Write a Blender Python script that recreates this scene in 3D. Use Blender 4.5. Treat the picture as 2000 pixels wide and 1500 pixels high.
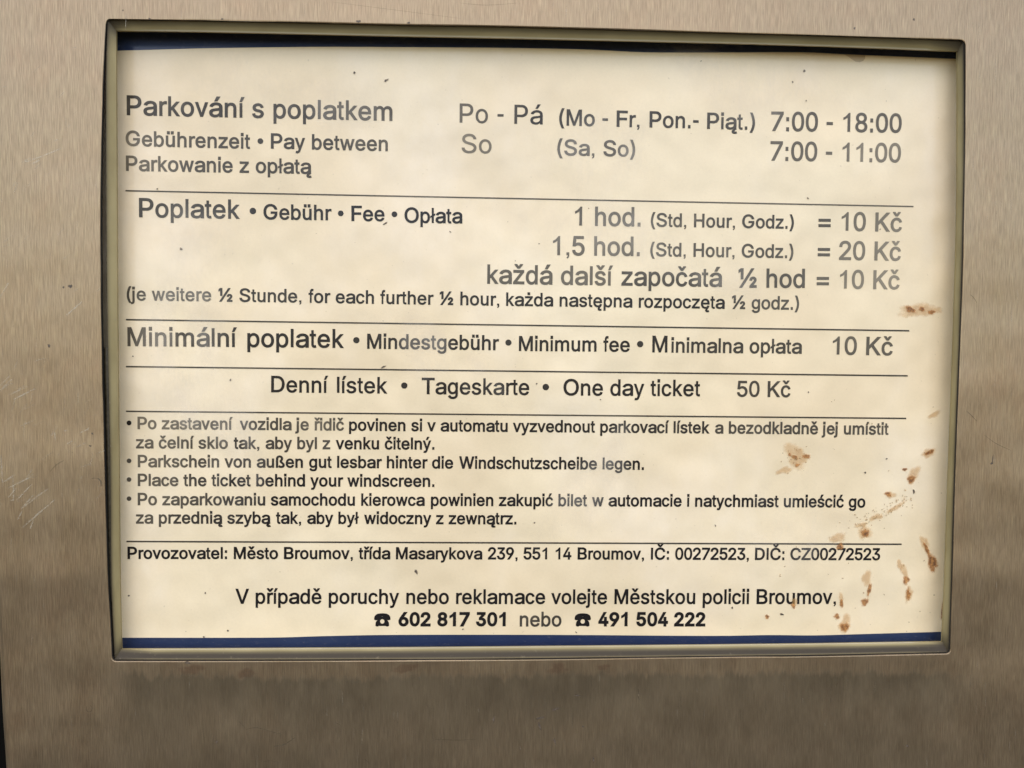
import bpy, math, random
from mathutils import Vector, Matrix
from mathutils.geometry import delaunay_2d_cdt

scene = bpy.context.scene
for o in list(bpy.data.objects):
    bpy.data.objects.remove(o)
COL = scene.collection
random.seed(11)

# ------------------------------------------------------------------ camera
# plate coordinates (mm): x right, y down, z into the machine, origin at the middle of the notice opening
FOC = 1500.0


def rotation(w):
    th = math.sqrt(sum(a * a for a in w))
    k = [a / th for a in w]
    K = Matrix(((0, -k[2], k[1]), (k[2], 0, -k[0]), (-k[1], k[0], 0)))
    return Matrix.Identity(3) + math.sin(th) * K + (1 - math.cos(th)) * (K @ K)


ROT = rotation((0.03275, -0.04028, 0.00869))
TRA = Vector((11.1185, -13.0093, 270.674))
CAM = -(ROT.transposed() @ TRA)


def W(x, y, z=0.0):
    """plate mm -> world metres"""
    return Vector((x / 1000, z / 1000, -y / 1000))


cam_data = bpy.data.cameras.new('camera')
cam = bpy.data.objects.new('camera', cam_data)
COL.objects.link(cam)
right, down, fwd = ROT[0], ROT[1], ROT[2]


def D(v):
    return Vector((v[0], v[2], -v[1]))


m = Matrix.Identity(4)
for i, v in enumerate((D(right), -D(down), -D(fwd))):
    for r in range(3):
        m[r][i] = v[r]
m.translation = W(*CAM)
cam.matrix_world = m
cam_data.sensor_width = 36
cam_data.lens = 36 * FOC / 2000
cam_data.clip_start = 0.01
cam_data.clip_end = 500
scene.camera = cam

# ------------------------------------------------------------------ sky and sun
SUN_EL, SUN_AZ = 52, -4.0          # elevation; azimuth off the camera's back, to the left
world = bpy.data.worlds.new('World')
scene.world = world
world.use_nodes = True
nt = world.node_tree
sky = nt.nodes.new('ShaderNodeTexSky')
sky.sky_type = 'NISHITA'
sky.sun_disc = False
sky.sun_elevation = math.radians(SUN_EL)
sky.sun_rotation = math.radians(180 - SUN_AZ)
sky.dust_density = 1.0
sky.air_density = 1.0
sky.ozone_density = 1.0
nt.links.new(sky.outputs[0], nt.nodes['Background'].inputs[0])
nt.nodes['Background'].inputs[1].default_value = 0.15
sun_data = bpy.data.lights.new('sun', 'SUN')
sun_data.energy = 0.75
sun_data.angle = math.radians(100)
sun_data.color = (1.0, 0.83, 0.58)
sun = bpy.data.objects.new('sun', sun_data)
COL.objects.link(sun)
el, az = math.radians(SUN_EL), math.radians(SUN_AZ)
to_sun = Vector((math.sin(az) * math.cos(el), -math.cos(az) * math.cos(el), math.sin(el)))
sun.rotation_euler = to_sun.to_track_quat('Z', 'Y').to_euler()

scene.view_settings.view_transform = 'Standard'
scene.view_settings.look = 'None'
scene.view_settings.gamma = 1
scene.view_settings.exposure = 1.0

# ------------------------------------------------------------------ helpers


def at(px, py, z=0.0):
    """where the sight line through a point of the 2000x1500 survey photograph meets the plane at depth z (mm)"""
    ray = ROT.transposed() @ Vector(((px - 1000) / FOC, (py - 750) / FOC, 1.0))
    s = (z - CAM.z) / ray.z
    p = CAM + ray * s
    return Vector((p.x, p.y))


def new_obj(name, mesh, mat=None, parent=None, **props):
    o = bpy.data.objects.new(name, mesh)
    COL.objects.link(o)
    if mat and mesh is not None:
        mesh.materials.append(mat)
    o.parent = parent
    for k, v in props.items():
        o[k] = v
    return o


def mesh_from(name, V, F, smooth=False):
    me = bpy.data.meshes.new(name)
    me.from_pydata([W(*v) for v in V], [], F)
    me.update()
    if smooth:
        for p in me.polygons:
            p.use_smooth = True
    return me


def set_fade(me, vals):
    a = me.attributes.new('fade', 'FLOAT', 'POINT')
    a.data.foreach_set('value', vals)


def N(nt, kind, **kw):
    n = nt.nodes.new(kind)
    for k, v in kw.items():
        if k == 'inp':
            for a, b in v.items():
                n.inputs[a].default_value = b
        else:
            setattr(n, k, v)
    return n


def noise(nt, vec, scale, detail=3, rough=.55, mapping=(1, 1, 1), loc=(0, 0, 0)):
    mp = N(nt, 'ShaderNodeMapping')
    mp.inputs['Scale'].default_value = mapping
    mp.inputs['Location'].default_value = loc
    nt.links.new(vec, mp.inputs['Vector'])
    n = N(nt, 'ShaderNodeTexNoise')
    n.inputs['Scale'].default_value = scale
    n.inputs['Detail'].default_value = detail
    n.inputs['Roughness'].default_value = rough
    nt.links.new(mp.outputs[0], n.inputs['Vector'])
    return n.outputs['Fac']


def ramp(nt, fac, a, b, ca=0.0, cb=1.0, smooth=True):
    r = N(nt, 'ShaderNodeMapRange')
    r.interpolation_type = 'SMOOTHSTEP' if smooth else 'LINEAR'
    r.inputs['From Min'].default_value = a
    r.inputs['From Max'].default_value = b
    r.inputs['To Min'].default_value = ca
    r.inputs['To Max'].default_value = cb
    nt.links.new(fac, r.inputs['Value'])
    return r.outputs[0]


def mix(nt, fac, a, b, blend='MIX'):
    r = N(nt, 'ShaderNodeMix', data_type='RGBA', blend_type=blend)
    for s, v in ((0, fac), (6, a), (7, b)):
        if isinstance(v, (int, float)):
            r.inputs[s].default_value = v
        elif isinstance(v, tuple):
            r.inputs[s].default_value = (*v, 1)
        else:
            nt.links.new(v, r.inputs[s])
    return r.outputs[2]


def mth(nt, op, a, b=None, c=None):
    r = N(nt, 'ShaderNodeMath', operation=op)
    for i, v in enumerate((a, b, c)):
        if v is None:
            continue
        if isinstance(v, (int, float)):
            r.inputs[i].default_value = v
        else:
            nt.links.new(v, r.inputs[i])
    return r.outputs[0]


def material(name):
    mt = bpy.data.materials.new(name)
    mt.use_nodes = True
    nt = mt.node_tree
    return mt, nt, nt.nodes['Principled BSDF']


def coords(nt):
    """object coordinates in millimetres"""
    tc = N(nt, 'ShaderNodeTexCoord')
    mp = N(nt, 'ShaderNodeVectorMath', operation='SCALE')
    mp.inputs['Scale'].default_value = 1000
    nt.links.new(tc.outputs['Object'], mp.inputs[0])
    return mp.outputs[0]


# ------------------------------------------------------------------ materials
LIP_Y = at(1000, 1289).y
ZP = 2.6            # depth of the frame's inner lip
ZS = 9.4           # depth of the notice
# brushed stainless steel, grain running up and down, soiled by run-off
STEEL, nt, b = material('brushed_steel')
v = coords(nt)
sep = N(nt, 'ShaderNodeSeparateXYZ')
nt.links.new(v, sep.inputs[0])
fine = noise(nt, v, 1.0, 2, .5, (3.4, 1, .17))
mid = noise(nt, v, 1.0, 4, .6, (.8, 1, .12), (7, 0, 3))
coarse = noise(nt, v, 1.0, 5, .65, (.09, 1, .05), (1, 0, 9))
blot = noise(nt, v, 1.0, 6, .68, (.045, 1, .035), (31, 0, 5))
grit = noise(nt, v, 1.0, 2, .6, (1.6, 1, 1.1), (3, 0, 4))
c = mix(nt, ramp(nt, coarse, .2, .8), (.272, .196, .120), (.322, .240, .153))
c = mix(nt, ramp(nt, blot, .45, .75, 0, .4), c, (.31, .20, .118))
c = mix(nt, ramp(nt, mid, .42, .75, 0, .35), c, (.40, .310, .185))
g = ramp(nt, fine, .36, .66, .86, 1.15, False)
c = mix(nt, 1.0, c, g, 'MULTIPLY')
# grime band washed down from the lower lip of the opening, ragged upper edge
low = mth(nt, 'MULTIPLY', sep.outputs['Z'], -1.0)
edge = noise(nt, v, 1.0, 5, .75, (.20, 1, .015), (50, 0, 2))
edge2 = noise(nt, v, 1.0, 2, .5, (.02, 1, .004), (5, 0, 2))
lim = mth(nt, 'MULTIPLY_ADD', edge, 13.0, mth(nt, 'MULTIPLY_ADD', edge2, 6.0, LIP_Y - 5.0))
below = mth(nt, 'SUBTRACT', low, lim)
gm = ramp(nt, below, -.6, 2.6)
inx = mth(nt, 'MULTIPLY', ramp(nt, sep.outputs['X'], -156, -138), ramp(nt, sep.outputs['X'], 165, 140))
fade = ramp(nt, below, 1, 26, 1.0, .55)
gm = mth(nt, 'MULTIPLY', mth(nt, 'MULTIPLY', gm, inx), fade)
grime_tex = noise(nt, v, 1.0, 4, .65, (.09, 1, .035), (9, 0, 8))
gcol = mix(nt, ramp(nt, grime_tex, .35, .65), (.075, .058, .034), (.135, .105, .064))
c = mix(nt, mth(nt, 'MULTIPLY', gm, .72), c, gcol)
speck = ramp(nt, noise(nt, v, 1.0, 2, .5, (.9, 1, .55), (88, 0, 8)), .74, .80)
c = mix(nt, mth(nt, 'MULTIPLY', speck, .55), c, (.16, .12, .08))
nt.links.new(c, b.inputs['Base Color'])
met = mth(nt, 'MULTIPLY_ADD', gm, -.15, .80)
nt.links.new(met, b.inputs['Metallic'])
ro = mth(nt, 'ADD', ramp(nt, coarse, .3, .7, .44, .50), mth(nt, 'MULTIPLY', gm, .1))
nt.links.new(ro, b.inputs['Roughness'])
b.inputs['Anisotropic'].default_value = .5
tg = N(nt, 'ShaderNodeCombineXYZ')
tg.inputs[0].default_value = 1
nt.links.new(tg.outputs[0], b.inputs['Tangent'])
hgt = mth(nt, 'ADD', mth(nt, 'MULTIPLY', fine, .7), mth(nt, 'ADD', mth(nt, 'MULTIPLY', mid, .9), mth(nt, 'MULTIPLY', grit, .10)))
bp = N(nt, 'ShaderNodeBump')
bp.inputs['Strength'].default_value = .3
bp.inputs['Distance'].default_value = .0003
nt.links.new(hgt, bp.inputs['Height'])
big = noise(nt, v, 1.0, 2, .5, (.009, 1, .017), (2, 0, 2))
bp2 = N(nt, 'ShaderNodeBump')
bp2.inputs['Strength'].default_value = 1.0
bp2.inputs['Distance'].default_value = .0026
nt.links.new(big, bp2.inputs['Height'])
nt.links.new(bp.outputs[0], bp2.inputs['Normal'])
nt.links.new(bp2.outputs[0], b.inputs['Normal'])

CUT, nt, b = material('cut_steel_edge')
b.inputs['Base Color'].default_value = (.018, .014, .009, 1)
b.inputs['Metallic'].default_value = 0
b.inputs['Roughness'].default_value = .7

FRAME, nt, b = material('frame_plastic')
v = coords(nt)
n1 = noise(nt, v, 1.0, 3, .5, (.05, .3, .05))
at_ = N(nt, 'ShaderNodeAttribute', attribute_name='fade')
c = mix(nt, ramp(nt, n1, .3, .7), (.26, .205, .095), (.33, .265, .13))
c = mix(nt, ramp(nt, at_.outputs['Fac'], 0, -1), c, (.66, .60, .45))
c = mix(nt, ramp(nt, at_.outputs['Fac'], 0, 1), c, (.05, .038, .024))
n2 = noise(nt, v, 1.0, 4, .6, (.6, .6, .6))
c = mix(nt, ramp(nt, n2, .6, .8, 0, .4), c, (.25, .2, .12))
nt.links.new(c, b.inputs['Base Color'])
b.inputs['Metallic'].default_value = .12
b.inputs['Roughness'].default_value = .45
b.inputs['Specular IOR Level'].default_value = .2

DARK, nt, b = material('dark_cavity')
b.inputs['Base Color'].default_value = (.004, .0035, .003, 1)
b.inputs['Roughness'].default_value = .9
b.inputs['Specular IOR Level'].default_value = .05

BRONZE, nt, b = material('weathered_sealant')
v = coords(nt)
c = mix(nt, ramp(nt, noise(nt, v, 1.0, 3, .6, (.5, .5, .5)), .3, .7), (.035, .026, .012), (.075, .06, .03))
nt.links.new(c, b.inputs['Base Color'])
b.inputs['Roughness'].default_value = .5


def paper_finish(nt, b, v, rough=.16, coat=.5):
    n = noise(nt, v, 1.0, 3, .5, (.018, 1, .014), (4, 0, 1))
    n2 = noise(nt, v, 1.0, 3, .6, (.35, 1, .35), (4, 0, 7))
    bp = N(nt, 'ShaderNodeBump')
    bp.inputs['Strength'].default_value = 1
    bp.inputs['Distance'].default_value = .009
    nt.links.new(n, bp.inputs['Height'])
    bp3 = N(nt, 'ShaderNodeBump')
    bp3.inputs['Strength'].default_value = .08
    bp3.inputs['Distance'].default_value = .0006
    nt.links.new(n2, bp3.inputs['Height'])
    nt.links.new(bp.outputs[0], bp3.inputs['Normal'])
    nt.links.new(bp3.outputs[0], b.inputs['Normal'])
    b.inputs['Roughness'].default_value = .6
    b.inputs['Specular IOR Level'].default_value = .3
    b.inputs['Coat Weight'].default_value = coat
    b.inputs['Coat Roughness'].default_value = rough


# glare painted as a whitish veil on the laminate, the same patches on paper and ink
def glare_veil(nt, v):
    a = noise(nt, v, 1.0, 4, .6, (.02, 1, .012), (12.3, 0, 4.1))
    f = noise(nt, v, 1.0, 4, .7, (.3, 1, .22), (2, 0, 1))
    return mth(nt, 'MULTIPLY', ramp(nt, a, .46, .70), ramp(nt, f, .2, .7, .55, 1.0))


PAPER, nt, b = material('aged_laminated_paper')
v = coords(nt)
a1 = noise(nt, v, 1.0, 3, .55, (.011, 1, .013), (9, 0, 3))
a2 = noise(nt, v, 1.0, 4, .6, (.045, 1, .05), (1, 0, 6))
a3 = noise(nt, v, 1.0, 3, .6, (1.3, 1, 1.3), (1, 0, 2))
c = mix(nt, ramp(nt, a1, .35, .65), (.74, .595, .385), (.80, .665, .445))
c = mix(nt, ramp(nt, a2, .50, .75, 0, .28), c, (.81, .645, .415))
c = mix(nt, ramp(nt, a3, .3, .75, 0, .10), c, (.55, .45, .30))
c = mix(nt, mth(nt, 'MULTIPLY', glare_veil(nt, v), .32), c, (.88, .775, .64))
sp = ramp(nt, noise(nt, v, 1.0, 2, .5, (.8, 1, .8), (44, 0, 8)), .735, .79)
c = mix(nt, mth(nt, 'MULTIPLY', sp, .30), c, (.33, .25, .15))
nt.links.new(c, b.inputs['Base Color'])
paper_finish(nt, b, v)

INK, nt, b = material('black_print')
v = coords(nt)
at_ = N(nt, 'ShaderNodeAttribute', attribute_name='fade')
wob = noise(nt, v, 1.0, 3, .6, (.045, 1, .07), (3, 0, 8))
weak = ramp(nt, at_.outputs['Fac'], .0, .12)
more = mth(nt, 'ADD', ramp(nt, wob, .54, .8, 0, .22), mth(nt, 'MULTIPLY', glare_veil(nt, v), .18))
fd = mth(nt, 'ADD', at_.outputs['Fac'], mth(nt, 'MULTIPLY', more, weak))
fdc = N(nt, 'ShaderNodeClamp')
nt.links.new(fd, fdc.inputs[0])
c = mix(nt, fdc.outputs[0], (.010, .008, .008), (.44, .37, .26))
nt.links.new(c, b.inputs['Base Color'])
paper_finish(nt, b, v, .16, .3)
b.inputs['Specular IOR Level'].default_value = .15

BLUE, nt, b = material('navy_print')
v = coords(nt)
sc_ = ramp(nt, noise(nt, v, 1.0, 5, .75, (.35, 1, .9), (3, 0, 1)), .56, .80, 0, .22)
w1 = noise(nt, v, 1.0, 2, .5, (.01, 1, .01), (8, 0, 8))
c = mix(nt, ramp(nt, w1, .35, .65), (.006, .017, .064), (.010, .023, .068))
c = mix(nt, sc_, c, (.25, .24, .22))
nt.links.new(c, b.inputs['Base Color'])
paper_finish(nt, b, v, .16, .5)


def stain_mat(name, dark, light, speckle, strength):
    mt, nt, b = material(name)
    v = coords(nt)
    at_ = N(nt, 'ShaderNodeAttribute', attribute_name='fade')
    n = noise(nt, v, 1.0, 5, .7, (speckle, 1, speckle), (2, 0, 5))
    k = mth(nt, 'SUBTRACT', mth(nt, 'MULTIPLY_ADD', n, 1.5, -.75), mth(nt, 'MULTIPLY_ADD', at_.outputs['Fac'], -1.2, .62))
    k = ramp(nt, k, -.35, .42)
    core = ramp(nt, at_.outputs['Fac'], .35, .9)
    c = mix(nt, mth(nt, 'MULTIPLY', core, ramp(nt, n, .35, .6)), light, dark)
    nt.links.new(c, b.inputs['Base Color'])
    b.inputs['Roughness'].default_value = .55
    nt.links.new(mth(nt, 'MULTIPLY', k, strength), b.inputs['Alpha'])
    return mt


CRUMB = stain_mat('tan_crumb', (.40, .24, .09), (.52, .36, .17), .9, .5)
RUST = stain_mat('rust_drip', (.15, .05, .012), (.62, .28, .07), .7, .76)
PALE = stain_mat('pale_dirt_halo', (.56, .30, .09), (.70, .44, .18), .45, .38)
BLOOM = stain_mat('rusty_bloom', (.10, .05, .022), (.15, .08, .04), .5, .3)
SOOT = stain_mat('dark_speck', (.05, .038, .025), (.14, .10, .07), .9, 1.0)
GLARE, nt, b = material('glare_patch')  # thin pale film, glare painted over the print
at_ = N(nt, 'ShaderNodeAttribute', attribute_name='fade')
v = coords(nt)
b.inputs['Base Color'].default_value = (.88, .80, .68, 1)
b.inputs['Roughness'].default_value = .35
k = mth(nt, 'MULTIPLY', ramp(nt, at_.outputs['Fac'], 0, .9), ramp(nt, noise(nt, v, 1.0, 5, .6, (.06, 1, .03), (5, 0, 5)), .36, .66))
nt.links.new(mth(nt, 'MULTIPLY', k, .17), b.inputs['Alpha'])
TAN = bpy.data.materials.new('tan_adhesive_spot')
TAN.use_nodes = True
TAN.node_tree.nodes['Principled BSDF'].inputs['Base Color'].default_value = (.50, .38, .24, 1)
TAN.node_tree.nodes['Principled BSDF'].inputs['Roughness'].default_value = .4

BRIGHT, nt, b = material('bright_scratch')
b.inputs['Base Color'].default_value = (.66, .59, .46, 1)
b.inputs['Metallic'].default_value = .5
b.inputs['Roughness'].default_value = .5
at_ = N(nt, 'ShaderNodeAttribute', attribute_name='fade')
v = coords(nt)
nt.links.new(mth(nt, 'MULTIPLY', at_.outputs['Fac'], ramp(nt, noise(nt, v, 1.0, 3, .6, (1.2, 1, .8)), .3, .62, 0, .8)), b.inputs['Alpha'])
GREY, nt, b = material('dull_scratch')
b.inputs['Base Color'].default_value = (.11, .085, .05, 1)
b.inputs['Roughness'].default_value = .6
at_ = N(nt, 'ShaderNodeAttribute', attribute_name='fade')
nt.links.new(at_.outputs['Fac'], b.inputs['Alpha'])

# ------------------------------------------------------------------ the ticket machine
machine = new_obj('ticket_machine', None,
                  label='brushed stainless steel front of a parking ticket machine around the framed notice',
                  category='ticket machine')


def spline(pts, step=3):
    """Catmull-Rom through points"""
    out = []
    n = len(pts)
    for i in range(n - 1):
        p0 = pts[max(0, i - 1)]
        p1, p2 = pts[i], pts[i + 1]
        p3 = pts[min(n - 1, i + 2)]
        for j in range(step):
            t = j / step
            out.append(tuple(.5 * ((2 * p1[k]) + (-p0[k] + p2[k]) * t + (2 * p0[k] - 5 * p1[k] + 4 * p2[k] - p3[k]) * t * t
                                   + (-p0[k] + 3 * p1[k] - 3 * p2[k] + p3[k]) * t ** 3) for k in range(2)))
    out.append(tuple(pts[-1]))
    return out


hole_top = [(214, 37), (400, 39.5), (600, 43.5), (780, 48), (1000, 51.5), (1380, 62.5), (1630, 69.5), (1874, 77.5)]
hole_right = [(1886, 88), (1886, 250), (1883.5, 420), (1879, 600), (1872, 780), (1866, 950), (1860.5, 1140), (1856, 1268)]
hole_bot = [(1848, 1276.5), (1600, 1281.5), (1380, 1284), (1000, 1288.5), (780, 1290), (500, 1291), (228, 1291)]
hole_left = [(218.5, 1282), (214, 1200), (209.6, 1120), (204.8, 940), (200.5, 780), (198.6, 679), (197, 600), (196, 400), (198.7, 220),
             (203, 100), (206, 48)]


def corner(a, b_, c_, n=4):
    return [tuple((1 - t) ** 2 * a[k] + 2 * (1 - t) * t * b_[k] + t * t * c_[k] for k in range(2)) for t in [(i + 1) / (n + 1) for i in range(n)]]


loop = spline(hole_top) + corner(hole_top[-1], (1885, 78), hole_right[0]) + spline(hole_right) + corner(hole_right[-1], (1855.5, 1276), hole_bot[0]) \
    + spline(hole_bot) + corner(hole_bot[-1], (219, 1291), hole_left[0]) + spline(hole_left) + corner(hole_left[-1], (207, 38), hole_top[0])
HOLE = [at(x, y, 0) for x, y in loop]


def inset(L, d):
    """offset a closed loop outwards (away from its middle) by d"""
    n = len(L)
    cx = sum(p[0] for p in L) / n
    cy = sum(p[1] for p in L) / n
    out = []
    for i in range(n):
        a, b_ = Vector(L[i - 1]), Vector(L[(i + 1) % n])
        t = (b_ - a).normalized()
        nn = Vector((t.y, -t.x))
        if nn.dot(Vector(L[i]) - Vector((cx, cy))) < 0:
            nn = -nn
        out.append(Vector(L[i]) + nn * d)
    return out


# front panel: sheet with the opening, its cut edge, and the left side folded back round a radius
ledge_px = [(-16, -120), (-18, 300), (-20, 700), (-15, 1000), (-2, 1335), (8, 1500), (20, 1720)]
ledge = [at(x, y, 0) for x, y in ledge_px]
ledge = [Vector(p) for p in spline([tuple(p) for p in ledge])]
R_FOLD = 2.2
outer = [p + Vector((R_FOLD * .9, 0)) for p in ledge] + [Vector((250, ledge[-1].y)), Vector((250, ledge[0].y))]
rim = inset(HOLE, .35)
verts2 = [Vector(p) for p in outer] + [Vector(p) for p in rim]
no, nr = len(outer), len(rim)
edges = [(i, (i + 1) % no) for i in range(no)] + [(no + i, no + (i + 1) % nr) for i in range(nr)]
res = delaunay_2d_cdt(verts2, edges, [], 0, 1e-5)


def inside(x, y, L):
    s = False
    for i in range(len(L)):
        x0, y0 = L[i - 1][0], L[i - 1][1]
        x1, y1 = L[i][0], L[i][1]
        if (y0 <= y) != (y1 <= y) and x0 + (y - y0) / (y1 - y0) * (x1 - x0) > x:
            s = not s
    return s


V, F = [(p.x, p.y, 0) for p in res[0]], []
for f in res[2]:
    cx = sum(res[0][i].x for i in f) / len(f)
    cy = sum(res[0][i].y for i in f) / len(f)
    if inside(cx, cy, outer) and not inside(cx, cy, rim):
        F.append(tuple(f))
nface_front = len(F)
# rounded lip of the opening
prev = None
base = len(V)
prof = [(.35, 0), (.12, .05), (0, .2), (0, 1.5)]
rings = []
for d, z in prof:
    L = inset(HOLE, d)
    rings.append([len(V) + i for i in range(nr)])
    V += [(p.x, p.y, z) for p in L]
for a, b_ in zip(rings, rings[1:]):
    for i in range(nr):
        j = (i + 1) % nr
        F.append((a[i], a[j], b_[j], b_[i]))
nlip = len(F)
# fold
nl = len(ledge)
rows = []
for k in range(8):
    t = k / 7 * math.pi / 2
    rows.append([len(V) + i for i in range(nl)])
    V += [(p.x + R_FOLD * .9 - R_FOLD * math.sin(t), p.y, R_FOLD * (1 - math.cos(t))) for p in ledge]
rows.append([len(V) + i for i in range(nl)])
V += [(p.x - R_FOLD * .1, p.y, 17) for p in ledge]
for a, b_ in zip(rows, rows[1:]):
    for i in range(nl - 1):
        F.append((a[i], a[i + 1], b_[i + 1], b_[i]))
me = mesh_from('front_panel', V, F)
panel = new_obj('front_panel', me, STEEL, machine)
me.materials.append(CUT)
for i, p in enumerate(me.polygons):
    if nface_front <= i < nlip:
        p.material_index = 1 if i >= nface_front + nr * 2 else 0
    if i >= nlip:
        p.use_smooth = True


def box(name, x0, x1, y0, y1, z0, z1, mat, parent, bev=.6):
    V = []
    for z, e in ((z0, bev), (z0 + bev, 0), (z1, 0)):
        V += [(x0 + e, y0 + e, z), (x1 - e, y0 + e, z), (x1 - e, y1 - e, z), (x0 + e, y1 - e, z)]
    F = [(0, 1, 2, 3), (8, 9, 10, 11)]
    for k in (0, 4):
        for i in range(4):
            j = (i + 1) % 4
            F.append((k + i, k + j, k + 4 + j, k + 4 + i))
    return new_obj(name, mesh_from(name, V, F), mat, parent)


box('cabinet_body', -215, 248, ledge[0].y, ledge[-1].y, 17.5, 190, DARK, machine)

# four sides of the recessed frame round the notice, mitred at the corners
f_out = [
    [(217, 40), (400, 42), (780, 50.5), (1000, 54), (1380, 65), (1630, 72), (1881, 81)],
    [(1881, 81), (1882, 250), (1880, 420), (1875, 600), (1868, 780), (1862, 950), (1856.5, 1140), (1852, 1273)],
    [(1852, 1273), (1600, 1278), (1380, 1280.5), (1000, 1285), (780, 1286.5), (500, 1287.5), (225, 1287.5)],
    [(225, 1287.5), (218.5, 1140), (216.5, 940), (213.6, 780), (211.5, 680), (210, 600), (208.3, 400), (208, 150), (211, 46)],
]
f_out[0][0] = (211, 46)
f_out[0][0] = (211, 40)
f_out[3][-1] = (211, 40)
f_in = [
    [(226.5, 60), (400, 61.8), (780, 70), (1000, 74.5), (1380, 83.2), (1630, 90.5), (1870.5, 100)],
    [(1870.5, 100), (1870.5, 250), (1869.5, 420), (1864.5, 600), (1858.5, 780), (1852, 950), (1845.5, 1140), (1840.5, 1253.5)],
    [(1840.5, 1253.5), (1600, 1257.5), (1380, 1260), (1000, 1263.5), (780, 1265.3), (500, 1267), (237, 1268)],
    [(237, 1268), (234, 1140), (232.3, 940), (230.8, 780), (229.7, 680), (229, 600), (228, 400), (226.8, 150), (226.5, 60)],
]


def side(k):
    po, pi = spline(f_out[k]), spline(f_in[k])
    V, F = [], []
    rows = []
    O = [at(x, y, .9) for x, y in po]
    I = [at(x, y, ZP) for x, y in pi]
    cx = (sum(p.x for p in O) / len(O), sum(p.y for p in O) / len(O))
    outv = [Vector((0, -1)), Vector((1, 0)), Vector((0, 1)), Vector((-1, 0))][k]
    n = len(O)

    def mit(i):
        # the ends run out at 45 degrees
        t = Vector((0, 0))
        along = (O[-1] - O[0]).normalized()
        if i == 0:
            t = -along
        elif i == n - 1:
            t = along
        return outv + t
    seq = []
    for s, z, w in ((.3, ZP + .9, 0), (.3, 1.6, 0), (.25, 1.1, 0), (.12, .9, 0), (0, 1.05, 0)):
        seq.append([(O[i] + mit(i) * s, z) for i in range(n)])
    for t in (.18, .4, .7, 1.0):
        seq.append([(O[i].lerp(I[i], t), 1.05 + (ZP - 1.05) * t) for i in range(n)])
    # back of the lip, then the wall of the cavity down to the notice
    seq.append([(I[i], ZP + .9) for i in range(n)])
    seq.append([(I[i] + mit(i) * 3.6, ZP + .95) for i in range(n)])
    seq.append([(I[i] + mit(i) * 3.6, ZS + .4) for i in range(n)])
    for r in seq:
        rows.append([len(V) + i for i in range(n)])
        V += [(p.x, p.y, z) for p, z in r]
    for a, b_ in zip(rows, rows[1:]):
        for i in range(n - 1):
            F.append((a[i], a[i + 1], b_[i + 1], b_[i]))
    me = mesh_from('frame_side', V, F)
    # painted shading: the upper and lower sides darken towards the front, the upright ones only at the lip
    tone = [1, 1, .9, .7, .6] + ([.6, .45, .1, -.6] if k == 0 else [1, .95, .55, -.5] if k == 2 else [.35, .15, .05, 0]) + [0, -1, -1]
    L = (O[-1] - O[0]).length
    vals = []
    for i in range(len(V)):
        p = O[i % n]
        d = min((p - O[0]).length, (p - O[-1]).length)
        near = max(0.0, 1 - d / 11.0) ** 1.5 * .75          # corner darkening painted in, as the navy bands would reflect there
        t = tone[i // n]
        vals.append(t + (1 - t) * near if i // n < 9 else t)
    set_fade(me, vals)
    return me


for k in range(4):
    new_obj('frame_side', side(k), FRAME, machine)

# old sealant in the lower half of the wide gap at the left, ending in a torn tip
pa = [(199.5, 681), (201, 780), (205.3, 940), (210, 1120), (214.5, 1200), (219, 1280)]
pb = [(212, 676), (213.5, 780), (216.5, 940), (218.5, 1140), (222, 1200), (225, 1284)]
V, F = [], []
for (a, b_) in zip(spline(pa), spline(pb)):
    p, q = at(*a, 1.9), at(*b_, 1.9)
    for t, z in ((-.1, 3.2), (.2, 2.5), (.5, 2.2), (.85, 2.6), (1.25, 3.6)):
        r = p.lerp(q, t)
        V.append((r.x, r.y, z + .12 * math.sin(r.y * .9) * math.sin(r.y * .23)))
for i in range(len(V) // 5 - 1):
    for j in range(4):
        F.append((i * 5 + j, i * 5 + j + 1, (i + 1) * 5 + j + 1, (i + 1) * 5 + j))
new_obj('sealant_bead', mesh_from('sealant_bead', V, F, True), BRONZE, machine)

# ------------------------------------------------------------------ the notice
notice = new_obj('fee_notice', None,
                 label='cream laminated parking fee notice with navy bands, black print and rust drips',
                 category='notice')
x0, y0 = at(190, 30, ZS)
x1, y1 = at(1905, 1300, ZS)
V = []
nx, ny = 24, 18
for j in range(ny + 1):
    for i in range(nx + 1):
        V.append((x0 + (x1 - x0) * i / nx, y0 + (y1 - y0) * j / ny, ZS))
F = [(j * (nx + 1) + i, j * (nx + 1) + i + 1, (j + 1) * (nx + 1) + i + 1, (j + 1) * (nx + 1) + i) for j in range(ny) for i in range(nx)]
n0 = len(V)
q = [(0), nx, (ny + 1) * (nx + 1) - 1, ny * (nx + 1)]
for i in q:
    V.append((V[i][0], V[i][1], ZS + .6))
F += [(q[0], q[1], n0 + 1, n0), (q[1], q[2], n0 + 2, n0 + 1), (q[2], q[3], n0 + 3, n0 + 2), (q[3], q[0], n0, n0 + 3), (n0, n0 + 1, n0 + 2, n0 + 3)]
new_obj('paper_sheet', mesh_from('paper_sheet', V, F), PAPER, notice)


def strip(name, A, B, z, mat, parent, **kw):
    A, B = spline(A, 4), spline(B, 4)
    V, F = [], []
    for a, b_ in zip(A, B):
        p, q = at(*a, z), at(*b_, z)
        V += [(p.x, p.y, z), (q.x, q.y, z)]
    for i in range(len(A) - 1):
        F.append((2 * i, 2 * i + 2, 2 * i + 3, 2 * i + 1))
    return new_obj(name, mesh_from(name, V, F), mat, parent, **kw)


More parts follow.
